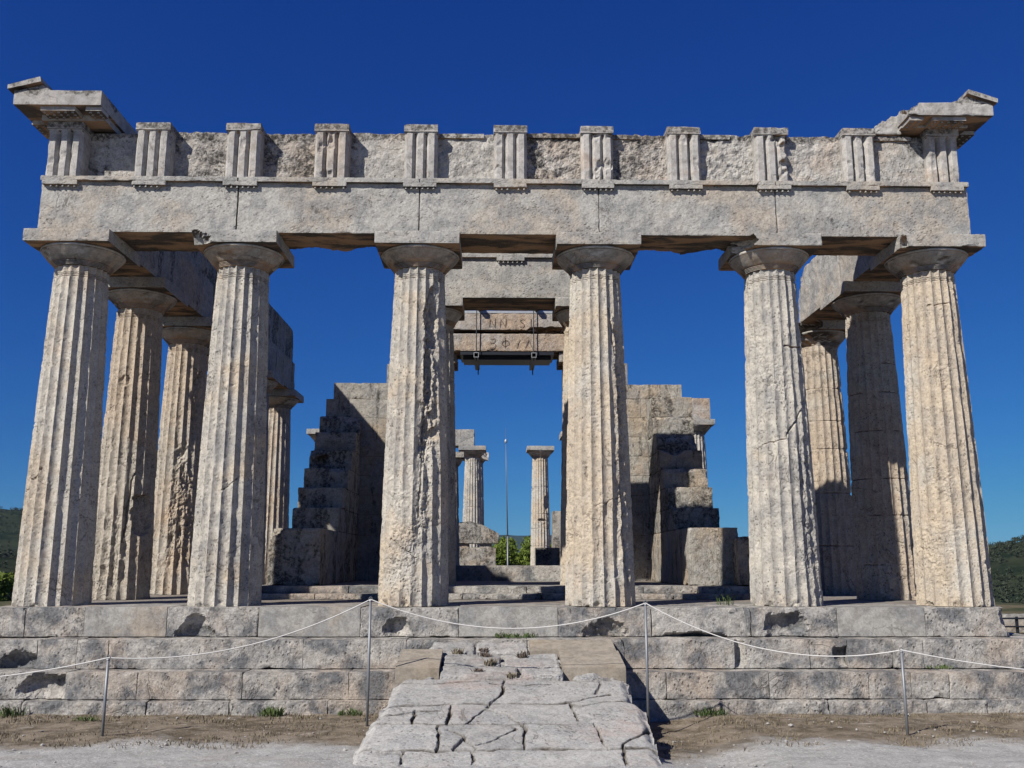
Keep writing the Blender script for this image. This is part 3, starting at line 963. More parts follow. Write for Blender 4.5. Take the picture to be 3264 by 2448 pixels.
# ------------------------------------------------------------------ stepped platform
pf = thing('temple_platform', 'stepped stone platform of worn grey blocks that carries the whole temple', 'platform', (0, 12, -1.3))


def course(joints, z0, z1, yf, yb, seed, news=(), chip=.005, cv=.045, rough=.012, bites={}, res=.035, cuts={}):
    for i in range(len(joints) - 1):
        nw = i in news
        g = .002 if nw else .003
        rs = np.random.default_rng(seed + i)
        dy = rs.uniform(-.015, .012)
        rs_ = .018 if i in bites or i in cuts else res
        V, F = block((joints[i] + g, yf + dy, z0 + .002), (joints[i + 1] - g, yb, z1 - (0 if nw else rs.uniform(0, .012))), res=(rs_, res if yb - yf < .6 else .08, rs_), cuts=cuts.get(i, ()),
                     chip=.005 if nw else chip, chipvar=.012 if nw else cv, rough=.004 if nw else rough, seed=seed + i, bites=bites.get(i, ()), freq=5)
        MB().add(V, F).build('step_block', M_new if nw else M_step, pf)


YS = (-.62, -.97, -1.33, -1.43)
hol = lambda x, rx, rz, z=-.30: ((x, YS[0] - .02, z), (rx * 1.2, .13, rz * 1.1), (.1, 1, 0))
course([-6.9, -6.36, -5.58, -4.50, -3.29, -1.95, -.65, .67, 1.91, 3.25, 4.40, 5.58, 6.88], -.38, 0, YS[0], .55, 1000, news=(2, 4, 6, 10),
       bites={3: [hol(-4.12, .20, .22, -.36)], 5: [hol(-1.47, .13, .16, -.27)], 7: [hol(1.33, .24, .17, -.36)], 9: [hol(3.72, .26, .22, -.30)], 8: [hol(2.5, .35, .07, -.40)]},
       cuts={11: [((6.62, -.62, -.19), (.85, -.45, .15), .12), ((6.72, -.4, 0), (.6, -.2, .75), .10)]})
course([-7.3, -6.75, -6.0, -5.5, -5.1, -2.62, -1.30, .25, 1.5, 2.92, 3.9, 4.39, 4.98, 5.37, 6.7, 7.3], -.75, -.385, YS[1], -.1, 1030,
       bites={9: [((2.95, -.98, -.55), (.13, .12, .2), (0, 1, 0))], 10: [((4.38, -.98, -.60), (.16, .13, .16), (0, 1, 0))], 1: [((-6.2, -.98, -.7), (.32, .14, .17), (0, 1, 0))]})
course([-7.66, -5.45, -4.57, -3.28, -1.97, -1.2, 1.3, 1.97, 3.25, 4.50, 5.03, 5.50, 6.6, 7.66], -1.075, -.75, YS[2], -.3, 1060,
       bites={0: [((-5.65, -1.35, -.95), (.34, .15, .2), (0, 1, 0))]})
course([-7.75, -6.9, -5.9, -4.4, -3.4, -2.2, -1.2, 1.4, 2.66, 3.96, 5.16, 5.9, 6.9, 7.75], -1.40, -1.078, YS[3], -.5, 1090, chip=.015, cv=.07, rough=.02)
# body behind the front course
V, F = block((-6.88, .56, -.38), (6.88, 27.0, -.006), res=(.12, .2, .19), chip=.02, chipvar=.03, rough=.008, seed=1120)
MB().add(V, F).build('floor_paving', M_pave, pf)
V, F = block((-7.28, -.09, -.75), (7.28, 27.4, -.39), res=(.3, .3, .18), chip=.03, chipvar=.05, rough=.01, seed=1121)
mb = MB().add(V, F)
V, F = block((-7.64, -.29, -1.3), (7.64, 27.8, -.76), res=(.3, .3, .18), chip=.03, chipvar=.05, rough=.01, seed=1122)
mb.add(V, F)
mb.build('platform_core', M_step, pf)
# two low steps up to the inner building
for (z0, z1, yf, sd) in ((-.004, .085, 2.2, 1130), (.085, .20, 2.5, 1150)):
    xs_ = [-4.3, -3.1, -1.9, -.7, .6, 1.5, 2.75, 3.5, 4.3] if sd == 1130 else [-4.25, -2.6, -1.0, .35, 1.3, 2.3, 3.2, 4.25]
    for i in range(len(xs_) - 1):
        V, F = block((xs_[i] + .004, yf, z0), (xs_[i + 1] - .004, 3.4, z1), res=(.04, .15, .03), chip=.012, chipvar=.03, rough=.008, seed=sd + i)
        MB().add(V, F).build('inner_step', M_step, pf)
V, F = block((-4.2, 3.401, 0), (4.2, 23.0, .197), res=(.2, .3, .1), chip=.02, chipvar=.03, rough=.006, seed=1170)
MB().add(V, F).build('inner_floor', M_pave, pf)

# ------------------------------------------------------------------ inner walls
def side_wall(label, xo, xi, tops, fronts, yback, seed, frontbites={}):
    w = thing('wall', label, 'wall', ((xo + xi) / 2, 5, ZF), 'stepped walls of the inner building')
    z = ZF
    x0, x1 = min(xo, xi), max(xo, xi)
    for i, (zt, yf) in enumerate(zip(tops, fronts)):
        rs = np.random.default_rng(seed + i)
        if yf > yback - .2:
            continue
        L_ = yback - yf
        n = max(1, int(round(L_ / 1.5)))
        cut = [yf + L_ * q / n + (rs.uniform(-.2, .2) if 0 < q < n else 0) for q in range(n + 1)]
        for q in range(n):
            V, F = block((x0, cut[q] + .003, z + .002), (x1, cut[q + 1] - .003, zt - .002), res=.04, chip=.012, chipvar=.10, rough=.014, seed=seed + i * 5 + q,
                         bites=frontbites.get(i, ()) if q == 0 else (),
                         cuts=[((x0, cut[0] + rs.uniform(.03, .10), zt), (rs.uniform(-.25, .25), -.7, .7), rs.uniform(.06, .13))] if q == 0 else ())
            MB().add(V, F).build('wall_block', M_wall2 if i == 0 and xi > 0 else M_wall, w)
        z = zt
    return w


side_wall('left inner wall broken into a staircase of stone courses, mostly in shade', -4.06, -3.175,
          [1.17, 1.62, 2.04, 2.47, 2.90, 3.34, 3.77], [2.92, 4.69, 5.11, 5.6, 6.07, 6.57, 7.04], 7.33, 1200,
          {0: [((-4.1, 2.9, 1.2), (.28, .3, .25), (.6, 0, -.6))], 4: [((-3.8, 6.05, 2.68), (.16, .16, .12), (0, 1, 0))]})
side_wall('right inner wall with broken stepped courses and a large block at its foot', 4.06, 3.19,
          [1.19, 1.61, 2.04, 2.44, 2.86, 3.26, 3.67, 4.11], [3.0, 4.34, 4.82, 5.2, 5.6, 5.97, 6.35, 6.42], 7.18, 1240)


def cross_wall(label, xa, xb, yf, ztop, jamb_x, stub_x, seed, ends):
    """xa = outer end, xb = door side; the courses run across the view."""
    w = thing('wall', label, 'wall', ((xa + xb) / 2, yf + .4, ZF), 'walls either side of the inner doorway')
    zs = [ZF, 1.17, 1.62, 2.05, 2.48, 2.91, 3.34, 3.77, 4.20, ztop]
    s = 1 if xb > xa else -1
    for i in range(len(zs) - 1):
        a = ends.get(i, xa)
        cuts_ = [a, (a + xb) / 2 + (.35 if i % 2 else -.3), xb]
        for q in range(2):
            l, r = sorted((cuts_[q], cuts_[q + 1]))
            V, F = block((l + .002, yf, zs[i] + .0015), (r - .002, yf + .8, zs[i + 1] - .0015), res=.05, chip=.005, chipvar=.03 if i < 8 else .09, rough=.009, seed=seed + i * 3 + q)
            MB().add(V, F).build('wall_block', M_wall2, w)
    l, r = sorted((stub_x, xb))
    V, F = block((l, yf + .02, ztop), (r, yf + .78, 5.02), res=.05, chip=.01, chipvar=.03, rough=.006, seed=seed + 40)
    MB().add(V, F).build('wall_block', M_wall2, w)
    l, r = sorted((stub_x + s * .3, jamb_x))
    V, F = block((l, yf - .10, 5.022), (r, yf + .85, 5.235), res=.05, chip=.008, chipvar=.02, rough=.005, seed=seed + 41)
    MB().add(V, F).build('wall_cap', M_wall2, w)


cross_wall('back wall of the porch left of the doorway, split by a slanting shadow edge', -4.06, -1.2, 7.34, 4.57, -1.07, -2.65, 1300, {7: -3.99, 8: -3.83})
cross_wall('back wall of the porch right of the doorway, sunlit above and dark below', 4.06, 1.36, 7.19, 4.53, 1.24, 2.79, 1340, {8: 4.0})
# loose remains on the right wall's inner edge
wb = tag(MB().add(*block((-1.22, 7.25, .15), (1.38, 8.1, .525), res=.04, chip=.015, chipvar=.04, rough=.008, seed=1400)).build('threshold', M_step),
         'high stone threshold across the doorway between the porch columns', 'threshold')

# lintel and its steel support
LG = 'stone lintel beams over the doorway'
lb = tag(MB().add(*block((-1.30, 7.02, 5.245), (1.55, 7.42, 5.65), res=.03, chip=.015, chipvar=.06, rough=.010, seed=1410)).build('lintel_beam', M_lin),
         'lower ochre lintel beam over the doorway, resting on the steel support', 'lintel', LG)
lt = tag(MB().add(*block((-1.42, 7.02, 5.735), (1.60, 7.42, 6.115), res=.03, chip=.012, chipvar=.05, rough=.010, seed=1411,
                         bites=[((.95, 7.0, 5.72), (.5, .3, .09), (0, 0, 1))])).build('lintel_beam', M_lin),
         'upper grey lintel beam over the doorway, cut with faint letters', 'lintel', LG)
V, F = block((-1.30, 7.5, 5.245), (1.55, 7.95, 6.10), res=.06, chip=.015, chipvar=.05, rough=.01, seed=1412)
tag(MB().add(V, F).build('lintel_beam', M_lin), 'rear lintel beam behind the two lettered beams over the doorway', 'lintel', LG)


def strokes(parent, letters, x, z, h, adv, y):
    G = {'N': [[(0, 0), (.08, 1), (.62, 0), (.7, 1)]], 'S': [[(.6, .88), (.35, 1), (.12, .85), (.15, .65), (.5, .42), (.58, .2), (.35, 0), (.05, .1)]], 'I': [[(.2, 0), (.2, 1)], [(0, 0), (.45, 0)]],
         'E': [[(.05, .95), (.5, 1), (.58, .8), (.45, .55), (.1, .52)], [(.45, .55), (.62, .3), (.5, .02), (.05, 0)]],
         'P': [[(.35, 0), (.35, 1.1)], [(.35, .85), (.7, .7), (.75, .4), (.35, .15), (.05, .35), (.05, .65), (.35, .85)]],
         'A': [[(0, 0), (.35, .9), (.7, 0)]], '/': [[(.1, 0), (.4, .9)]], ' ': []}
    for ch in letters:
        mb = MB()
        for st in G[ch]:
            pts = np.array([(x + p[0] * h, y, z + p[1] * h) for p in st])
            pts = np.concatenate([np.linspace(pts[i], pts[i + 1], 5)[:-1] for i in range(len(pts) - 1)] + [pts[-1:]])
            V, F = tube(pts, .0058, 6)
            mb.add(V, F)
        if mb.n:
            mb.build('carved_letter', M_carve, parent)
        x += adv * h
for ch, x in (('N', -.34), ('N', -.10), ('S', .335), ('I', .56)):
    strokes(lt, ch, x, 5.80, .20, 1, 7.0025)
for ch, x in (('E', -.33), ('P', -.06), ('/', .26), ('A', .47)):
    strokes(lb, ch, x, 5.32, .22, 1, 7.0025)

sf = thing('lintel_support', 'dark steel frame of square tubes and rods holding up the doorway lintel', 'steel frame', (.07, 7.5, 5.0))


def sq_tube(x, y0, y1, z, w, wall=.006):
    mb = MB()
    for lo, hi in (((x - w, y0, z - w), (x - w + wall, y1, z + w)), ((x + w - wall, y0, z - w), (x + w, y1, z + w)),
                   ((x - w + wall, y0, z - w), (x + w - wall, y1, z - w + wall)), ((x - w + wall, y0, z + w - wall), (x + w - wall, y1, z + w))):
        mb.add(*box(lo, hi))
    return mb


for x in (-.618, .662):
    p_ = sq_tube(x, 6.82, 8.25, 5.11, .052).build('square_tube', M_steel, sf)
    e = MB()
    for lo, hi in (((x - .055, 6.812, 5.055), (x - .044, 6.819, 5.165)), ((x + .044, 6.812, 5.055), (x + .055, 6.819, 5.165)),
                   ((x - .044, 6.812, 5.055), (x + .044, 6.819, 5.066)), ((x - .044, 6.812, 5.154), (x + .044, 6.819, 5.165))):
        e.add(*box(lo, hi))
    e.build('tube_rim', M_galv, p_)
    MB().add(*tube([(x, 6.93, 5.0), (x, 6.93, 6.32)], .011, 8)).build('threaded_rod', M_steel, sf)
    MB().add(*tube([(x + .02, 8.15, 4.93), (x + .02, 8.15, 6.3)], .013, 8)).build('threaded_rod', M_steel, sf)
    sq_tube(x + .08, 6.85, 8.2, 6.23, .05).build('square_tube', M_steel, sf)
mb = MB()
mb.add(*box((-.98, 7.04, 5.165), (1.12, 7.9, 5.235)))
mb.add(*box((-.92, 7.2, 5.085), (1.06, 7.8, 5.164)))
mb.build('cross_beam', M_steel, sf)
MB().add(*box((-1.2, 7.03, 6.125), (1.35, 7.4, 6.18))).build('top_plate', M_galv, sf)

# stones standing inside the cella, seen through the doorway
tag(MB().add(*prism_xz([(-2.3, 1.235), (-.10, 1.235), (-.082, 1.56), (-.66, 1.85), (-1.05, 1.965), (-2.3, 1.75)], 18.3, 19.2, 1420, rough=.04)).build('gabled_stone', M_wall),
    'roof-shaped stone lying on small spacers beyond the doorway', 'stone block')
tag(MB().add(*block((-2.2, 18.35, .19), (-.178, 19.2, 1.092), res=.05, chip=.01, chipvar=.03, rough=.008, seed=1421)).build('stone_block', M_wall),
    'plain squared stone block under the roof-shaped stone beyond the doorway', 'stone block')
for k_, (x0, x1) in enumerate(((-1.42, -1.08), (-.72, -.32))):
    tag(MB().add(*block((x0, 18.4, 1.09), (x1, 19.1, 1.235), res=.04, chip=.008, rough=.004, seed=1423 + k_)).build('spacer_stone', M_lin),
        ('left' if k_ == 0 else 'right') + ' small spacer stone wedged under the roof-shaped stone beyond the doorway', 'spacer stone', 'spacers under the roof-shaped stone')
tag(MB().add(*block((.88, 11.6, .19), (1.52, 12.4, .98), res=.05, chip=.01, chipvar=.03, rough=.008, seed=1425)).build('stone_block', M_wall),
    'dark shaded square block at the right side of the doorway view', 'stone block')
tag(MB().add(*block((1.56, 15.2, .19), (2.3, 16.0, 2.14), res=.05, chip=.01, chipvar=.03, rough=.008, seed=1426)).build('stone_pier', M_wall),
    'upright stone pier standing behind the dark shaded block', 'pier')
V, F = block((-1.9, 21.6, 4.92), (-1.01, 22.4, 5.55), res=.05, chip=.02, chipvar=.06, rough=.012, seed=1430)
tag(MB().add(V, F).build('beam_fragment', M_arch), 'broken beam block lying on the capital of the small far column left of the mast', 'stone block')
V, F = block((6.15, 17.2, HC), (6.95, 18.1, 6.0), res=.06, chip=.02, chipvar=.05, rough=.012, seed=1431)
tag(MB().add(V, F).build('beam_fragment', M_lin), 'reddish beam block on the far right side capital behind the stepped wall', 'stone block')
V, F = block((3.95, 2.6, .205), (4.75, 3.9, 1.02), res=.05, chip=.05, chipvar=.12, rough=.03, seed=1433)
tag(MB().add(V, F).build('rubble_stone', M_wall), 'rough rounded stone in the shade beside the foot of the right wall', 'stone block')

# ------------------------------------------------------------------ ramp
RA, RB = -.405, .185          # surface height = RA + RB * (y + .95)


def ramp_z(y):
    return RA + RB * (y + .95)


rp = thing('stone_ramp', 'broad ramp of cracked pale flagstones sloping up to the platform', 'ramp', (0, -3.5, -1.3))
CR = [  # joints and cracks, (x, y) on the ramp
    [(-1.35, -2.62), (-.9, -2.70), (-.06, -2.48)], [(-.06, -2.48), (.4, -2.50), (1.33, -2.52)],
    [(-.05, -2.48), (-.07, -2.9), (-.20, -3.28), (-.24, -3.42)],
    [(-1.28, -3.42), (-.8, -3.34), (-.25, -3.30), (-.03, -3.28), (.55, -3.28), (.80, -3.12), (1.08, -2.98)],
    [(1.0, -2.55), (.93, -2.95)], [(.62, -3.30), (.66, -3.78)], [(.62, -3.34), (.75, -3.36), (1.0, -3.22), (1.3, -3.18)],
    [(-1.38, -3.90), (-.8, -3.92), (-.62, -3.90), (.0, -3.90), (.75, -3.88), (1.38, -3.82)],
    [(-.6, -3.36), (-.62, -3.9)], [(-.95, -3.5), (-.97, -3.9)], [(-1.3, -3.68), (-1.05, -3.62), (-.95, -3.55), (-.7, -3.5)],
    [(-.28, -3.50), (-.45, -3.90)], [(-.26, -3.48), (-.08, -3.6), (.12, -3.88), (.13, -4.52)],
    [(-1.4, -4.52), (-.68, -4.56), (-.05, -4.52), (.13, -4.52), (.85, -4.52), (1.4, -4.50)],
    [(-.70, -3.92), (-.67, -4.56)], [(-.60, -4.06), (-.45, -4.25), (-.32, -4.50)], [(.05, -4.02), (-.20, -4.32), (-.32, -4.42)],
    [(-.45, -4.25), (-.52, -4.52)],
    [(.82, -3.92), (.86, -4.5)], [(1.34, -3.9), (1.22, -4.18), (1.02, -4.42), (.98, -4.5)],
    [(-1.42, -5.15), (1.45, -5.15)], [(-.98, -4.55), (-.98, -5.15)], [(-.34, -4.55), (-.35, -5.15)], [(.98, -4.52), (1.0, -5.15)],
    [(-.5, -5.15), (-.5, -5.8)], [(.6, -5.15), (.6, -5.8)], [(-1.45, -5.75), (1.45, -5.75)], [(-.98, -4.62), (-1.25, -4.58)],
    [(-.22, -2.62), (.2, -2.72), (.45, -2.66)],
]
nu, nv = 250, 430
uu = np.linspace(0, 1, nu)
vv = np.linspace(-6.0, -1.0, nv)
U, Vv = np.meshgrid(uu, vv, indexing='ij')
yv = Vv.ravel()
edge = np.stack([yv * 0, yv, yv * 0], -1)
xl = np.interp(yv, [-7.2, -5, -4.4, -3.9, -3.35, -2.7, -2.5, -1.7, -1.0], [-1.6, -1.45, -1.40, -1.38, -1.29, -1.26, -1.22, -.90, -1.05]) + .035 * fbm(edge * 3.1, 4, 61) + .05 * fbm(edge * .9, 2, 62)
xr = np.interp(yv, [-7.2, -5, -4.5, -3.42, -3.3, -3.2, -2.5, -1.7, -1.0], [1.5, 1.34, 1.31, 1.38, 1.36, 1.27, 1.34, 1.15, 1.0]) + .035 * fbm(edge * 3.1 + 50, 4, 63)
xv = xl + (xr - xl) * U.ravel()
Pr = np.stack([xv, yv, 0 * xv], -1)
w1, w2 = .045 * fbm(Pr * 3.2, 4, 64), .045 * fbm(Pr * 3.2 + 70, 4, 65)
gd = np.full(len(xv), 9.0)
slab = 0 * xv
for li, ln in enumerate(CR):
    for (ax, ay), (bx, by) in zip(ln[:-1], ln[1:]):
        dx, dy = bx - ax, by - ay
        s = np.clip(((xv + w1 - ax) * dx + (yv + w2 - ay) * dy) / (dx * dx + dy * dy), 0, 1)
        dd = np.hypot(xv + w1 - ax - s * dx, (yv + w2 - ay - s * dy) * .62)
        gd = np.minimum(gd, dd)
wid = .008 + .011 * np.clip(fbm(Pr * 2.4, 3, 66) + .12, 0, 1)
groove = sstep(wid * 1.5, wid * .4, gd)
roundoff = sstep(.05, .0, gd)
free = (gd > wid * .8).reshape(nu, nv)                # number the slabs so each can lie a little differently
lab = np.zeros((nu, nv), np.int32)
nl = 0
for i0 in range(0, nu, 6):
    for j0 in range(0, nv, 6):
        if free[i0, j0] and lab[i0, j0] == 0:
            nl += 1
            st_ = [(i0, j0)]
            lab[i0, j0] = nl
            while st_:
                i, j = st_.pop()
                for a_, b_ in ((i + 1, j), (i - 1, j), (i, j + 1), (i, j - 1)):
                    if 0 <= a_ < nu and 0 <= b_ < nv and free[a_, b_] and lab[a_, b_] == 0:
                        lab[a_, b_] = nl
                        st_.append((a_, b_))
lab = lab.ravel()
rs_ = np.random.default_rng(12)
s_off, s_tx, s_ty, s_tone = rs_.uniform(-.010, .010, nl + 1), rs_.uniform(-.008, .008, nl + 1), rs_.uniform(-.006, .006, nl + 1), rs_.uniform(.80, 1.10, nl + 1)
zr = ramp_z(yv) + .008 * fbm(Pr * 1.6, 3, 67) + .003 * fbm(Pr * 7, 4, 68) - .032 * groove - .003 * roundoff * (1 + fbm(Pr * 6, 2, 69))
zr += np.where(lab > 0, s_off[lab] + s_tx[lab] * xv + s_ty[lab] * (yv + 4), -.008)
upper = sstep(-2.56, -2.36, yv)                      # the broken bedding above the slabs
zr += upper * (-.045 + .055 * fbm(Pr * 3.0, 4, 70) + .03 * np.abs(fbm(Pr * 7, 3, 71)) - .05 * sstep(.1, .3, -fbm(Pr * 2.2, 3, 72)))
ed = np.minimum(U.ravel(), 1 - U.ravel()) * (xr - xl)
earth = np.clip(np.maximum(groove, .8 * sstep(wid * 2.0, wid * .8, gd)) * (.5 + .8 * sstep(-.25, .2, fbm(Pr * 3.1, 3, 79))) + upper * .8 * sstep(.05, .3, -fbm(Pr * 2.2, 3, 72)), 0, 1)
zr -= .05 * sstep(.10, 0, ed) * (1 + fbm(Pr * 5, 3, 73)) + .10 * sstep(.05, .0, ed) * sstep(0, .5, fbm(Pr * 2.4, 3, 74))
top = np.stack([xv, yv, zr], -1)
idx = np.arange(nu * nv).reshape(nu, nv)
mb = MB()
mb.add(top, np.stack([idx[:-1, :-1], idx[1:, :-1], idx[1:, 1:], idx[:-1, 1:]], -1).reshape(-1, 4))
for side, sgn in ((0, -1), (nu - 1, 1)):             # ragged side walls down to the earth
    e_top = top.reshape(nu, nv, 3)[side]
    rows = [e_top]
    for q in range(1, 9):
        f = q / 8
        r_ = e_top.copy()
        r_[:, 2] = e_top[:, 2] * (1 - f) + (-1.45) * f
        r_[:, 0] += sgn * ((.05 if sgn < 0 else -.05) * f + .05 * fbm(np.stack([r_[:, 0], r_[:, 1] * 1.0, r_[:, 2]], -1) * 4, 4, 75 + side))
        rows.append(r_)
    Vs = np.concatenate(rows)
    id2 = np.arange(len(Vs)).reshape(9, nv)
    Fs = np.stack([id2[:-1, :-1], id2[1:, :-1], id2[1:, 1:], id2[:-1, 1:]], -1).reshape(-1, 4)
    mb.add(Vs, Fs if sgn < 0 else Fs[:, ::-1])
mb.build('flagstones', M_ramp, rp, attr={'earth': np.concatenate([earth, np.zeros(mb.n - len(earth))]), 'tone': np.concatenate([np.where(lab > 0, s_tone[lab], .9), np.full(mb.n - len(earth), .9)])})


def tilted(x0, x1, y0, y1, zoff, th_, seed, mat=M_tan):
    V, F = block((x0, y0, -th_), (x1, y1, 0), res=.05, chip=.004, chipvar=.006, rough=.002, seed=seed)
    V[:, 2] += ramp_z(V[:, 1]) + zoff
    return MB().add(V, F)


tilted(-1.30, -.80, -2.30, -1.52, .05, .16, 1500).build('restored_slab', M_tan, rp)
tilted(.27, 1.33, -1.52, -1.02, .03, .25, 1502).build('restored_slab', M_tan, rp)
tilted(.62, 1.35, -2.22, -1.53, .035, .25, 1503).build('restored_slab', M_tan, rp)
for k_, (x0, x1, y0, y1) in enumerate(((-.95, -.42, -1.5, -1.02), (-.40, .24, -1.45, -1.02), (-.78, -.1, -2.0, -1.53), (-.05, .6, -2.1, -1.55), (-.78, .1, -2.42, -2.03), (.15, .62, -2.40, -2.12))):
    V, F = block((x0, y0, -.16), (x1, y1, 0), res=.03, chip=.03, chipvar=.08, rough=.02, seed=1510 + k_)
    V[:, 2] += ramp_z(V[:, 1]) + .005
    MB().add(V, F).build('broken_stone', M_ramp, rp, attr={'tone': np.full(len(V), (.9, 1.0, .82, .95, .88, 1.0)[k_]), 'earth': np.zeros(len(V))})

# ------------------------------------------------------------------ rope barrier
PG = 'thin metal posts of the rope barrier'
POSTS = [(-4.20, -3.2, -1.2, .78, 'short metal post standing on the dry grass left of the ramp'), (-1.575, -2.5, -1.22, 1.37, 'tall metal post close against the left edge of the ramp'),
         (1.55, -2.5, -1.24, 1.35, 'tall metal post close against the right edge of the ramp'), (4.17, -3.15, -1.2, .85, 'short metal post standing on the bare earth right of the ramp')]
tops = []
for (x, y, z, h, lab) in POSTS:
    p_ = thing('barrier_post', lab, 'post', (x, y, z), PG)
    MB().add(*tube([(x, y, z - .15), (x, y, z + h)], .0155, 12)).build('pole', M_post, p_, smooth=True)
    MB().add(*tube([(x, y, z + h), (x, y, z + h + .012)], [.022, .016], 12)).build('cap', M_post, p_)
    th_ = np.linspace(0, 2 * np.pi, 17)
    MB().add(*tube(np.stack([x + .018 * np.cos(th_), y + 0 * th_, z + h + .028 + .018 * np.sin(th_)], -1), .004, 6, cap=False)).build('ring', M_post, p_)
    tops.append((x, y, z + h + .02))


def span(a, b_, sag, n=40):
    a, b_ = np.array(a), np.array(b_)
    s = np.linspace(0, 1, n)[:, None]
    p_ = a + (b_ - a) * s
    p_[:, 2] -= sag * 4 * (s[:, 0] * (1 - s[:, 0]))
    return p_


pts = [span((-7.4, -3.6, -.50), tops[0], .16)]
for i, sg in enumerate((.20, .30, .26)):
    pts.append(span(tops[i], tops[i + 1], sg))
pts.append(span(tops[3], (7.4, -3.5, -.52), .12))
path = np.concatenate([q if i == 0 else q[1:] for i, q in enumerate(pts)])
tag(MB().add(*tube(path, .0062, 8)).build('barrier_rope', M_rope, smooth=True), 'thin white rope hanging in loops from post to post in front of the steps', 'rope')

# ------------------------------------------------------------------ mast, radar dome, railing
ms = thing('mast', 'thin tapering metal mast with a small ball near its tip, standing behind the temple', 'mast', (.41, 34, -1.6))
MB().add(*tube([(.42, 34, -1.6), (.40, 34, 1.9)], [.045, .04], 10)).build('lower_tube', M_post, ms, smooth=True)
MB().add(*tube([(.40, 34, 1.9), (.33, 34, 4.7), (.30, 34, 6.6)], [.035, .022, .014], 8)).build('upper_tube', M_post, ms, smooth=True)
V, F = revolve(.298, 34, [(.005, 6.58), (.06, 6.63), (.075, 6.70), (.055, 6.77), (.005, 6.81)], n=16, rough=0)
MB().add(V, F).build('ball', M_galv, ms, smooth=True)
MB().add(*tube([(.298, 34, 6.8), (.29, 34, 7.4)], [.012, .006], 6)).build('tip_rod', M_post, ms)

rl = thing('railing', 'low dark metal railing at the right edge of the view beyond the platform', 'railing', (14.5, 11.8, -1.3), None)
for i, x in enumerate((13.6, 15.1, 16.6, 18.1)):
    MB().add(*box((x - .03, 11.77, -1.5), (x + .03, 11.83, -.80))).build('rail_post', M_steel, rl)
for z in (-.84, -1.05):
    MB().add(*tube([(12.6, 11.74, z), (18.4, 11.74, z)], .022, 8)).build('rail', M_steel, rl)
tag(MB().add(*block((12.6, 12.6, -1.6), (22, 12.95, -.78), res=.15, chip=.04, chipvar=.1, rough=.03, seed=1600)).build('low_wall', M_new), 'pale low wall behind the dark railing at the right edge', 'wall')

# ------------------------------------------------------------------ plants
def foliage_mat(name, a, b_):
    m, nt, bs = nodes_of(name)
    t = NT(nt)
    geo = t.new('ShaderNodeNewGeometry')
    oi = t.new('ShaderNodeObjectInfo')
    n = t.noise(geo.outputs['Position'], 1.1, 6, .7)
    n2 = t.noise(geo.outputs['Position'], 9, 4, .7)
    c = t.mix(t.ramp(n, .35, .65), a, b_)
    c = t.mix(t.ramp(n2, .4, .7, 0, .5), c, tuple(x * 1.5 for x in b_))
    t.link(c, bs.inputs['Base Color'])
    bs.inputs['Roughness'].default_value = .7
    bs.inputs['Specular IOR Level'].default_value = .25
    return m


M_pine = foliage_mat('pine_needles', (.05, .08, .012), (.12, .16, .022))
M_dark = foliage_mat('hill_trees', (.014, .021, .011), (.032, .040, .020))
M_weed = foliage_mat('weed_leaves', (.035, .06, .018), (.07, .10, .03))
M_straw = plain('dry_straw', (.21, .175, .115), .9, 0, .5, 8)
M_twig = plain('dry_twig', (.12, .09, .07), .9, 0, .4, 30)
M_bark = plain('bark', (.13, .09, .06), .9, 0, .4, 10)
M_peb = plain('pebble', (.36, .35, .33), .9, 0, .35, 12)


def leaves(centres, size, n_rng, up=.35):
    """Small crossed leaf faces round the given points."""
    n = len(centres)
    d1 = n_rng.normal(size=(n, 3))
    d1 /= np.linalg.norm(d1, axis=1, keepdims=True)
    d2 = np.cross(d1, n_rng.normal(size=(n, 3)))
    d2 /= np.linalg.norm(d2, axis=1, keepdims=True)
    s = (size * n_rng.uniform(.6, 1.3, n))[:, None]
    V = np.stack([centres - d1 * s - d2 * s * .35, centres + d1 * s - d2 * s * .35, centres + d1 * s + d2 * s * .35, centres - d1 * s + d2 * s * .35], 1).reshape(-1, 3)
    return V, np.arange(4 * n).reshape(n, 4)


def pine_variant(seed):
    g = np.random.default_rng(seed)
    H = g.uniform(6.5, 8.0)
    trunk = MB()
    path = np.array([(0, 0, -.6), (.08, .05, H * .3), (.2, -.05, H * .55), (.12, .1, H * .85)])
    trunk.add(*tube(path, [.22, .17, .12, .05], 8))
    clumps = []
    for q in range(26):
        a = g.uniform(0, 2 * np.pi)
        zz = g.uniform(.30, 1.0)
        rr_ = (1 - .75 * (abs(zz - .55) / .5) ** 2) * g.uniform(.5, 1.0) * H * .36
        c = np.array([rr_ * np.cos(a), rr_ * np.sin(a), zz * H])
        clumps.append((c, g.uniform(.55, 1.05)))
        b0 = np.array([.12, 0, max(.25, zz - .18) * H])
        trunk.add(*tube([b0, (b0 + c) / 2 + (0, 0, .1), c], [.06, .04, .015], 5))
    C = []
    for c, r_ in clumps:
        d = g.normal(size=(420, 3))
        d /= np.linalg.norm(d, axis=1, keepdims=True)
        C.append(c + d * r_ * (g.uniform(.35, 1, (420, 1)) ** .5) * np.array([1, 1, .7]))
    V, F = leaves(np.concatenate(C), .105, g)
    return trunk, MB().add(V, F)


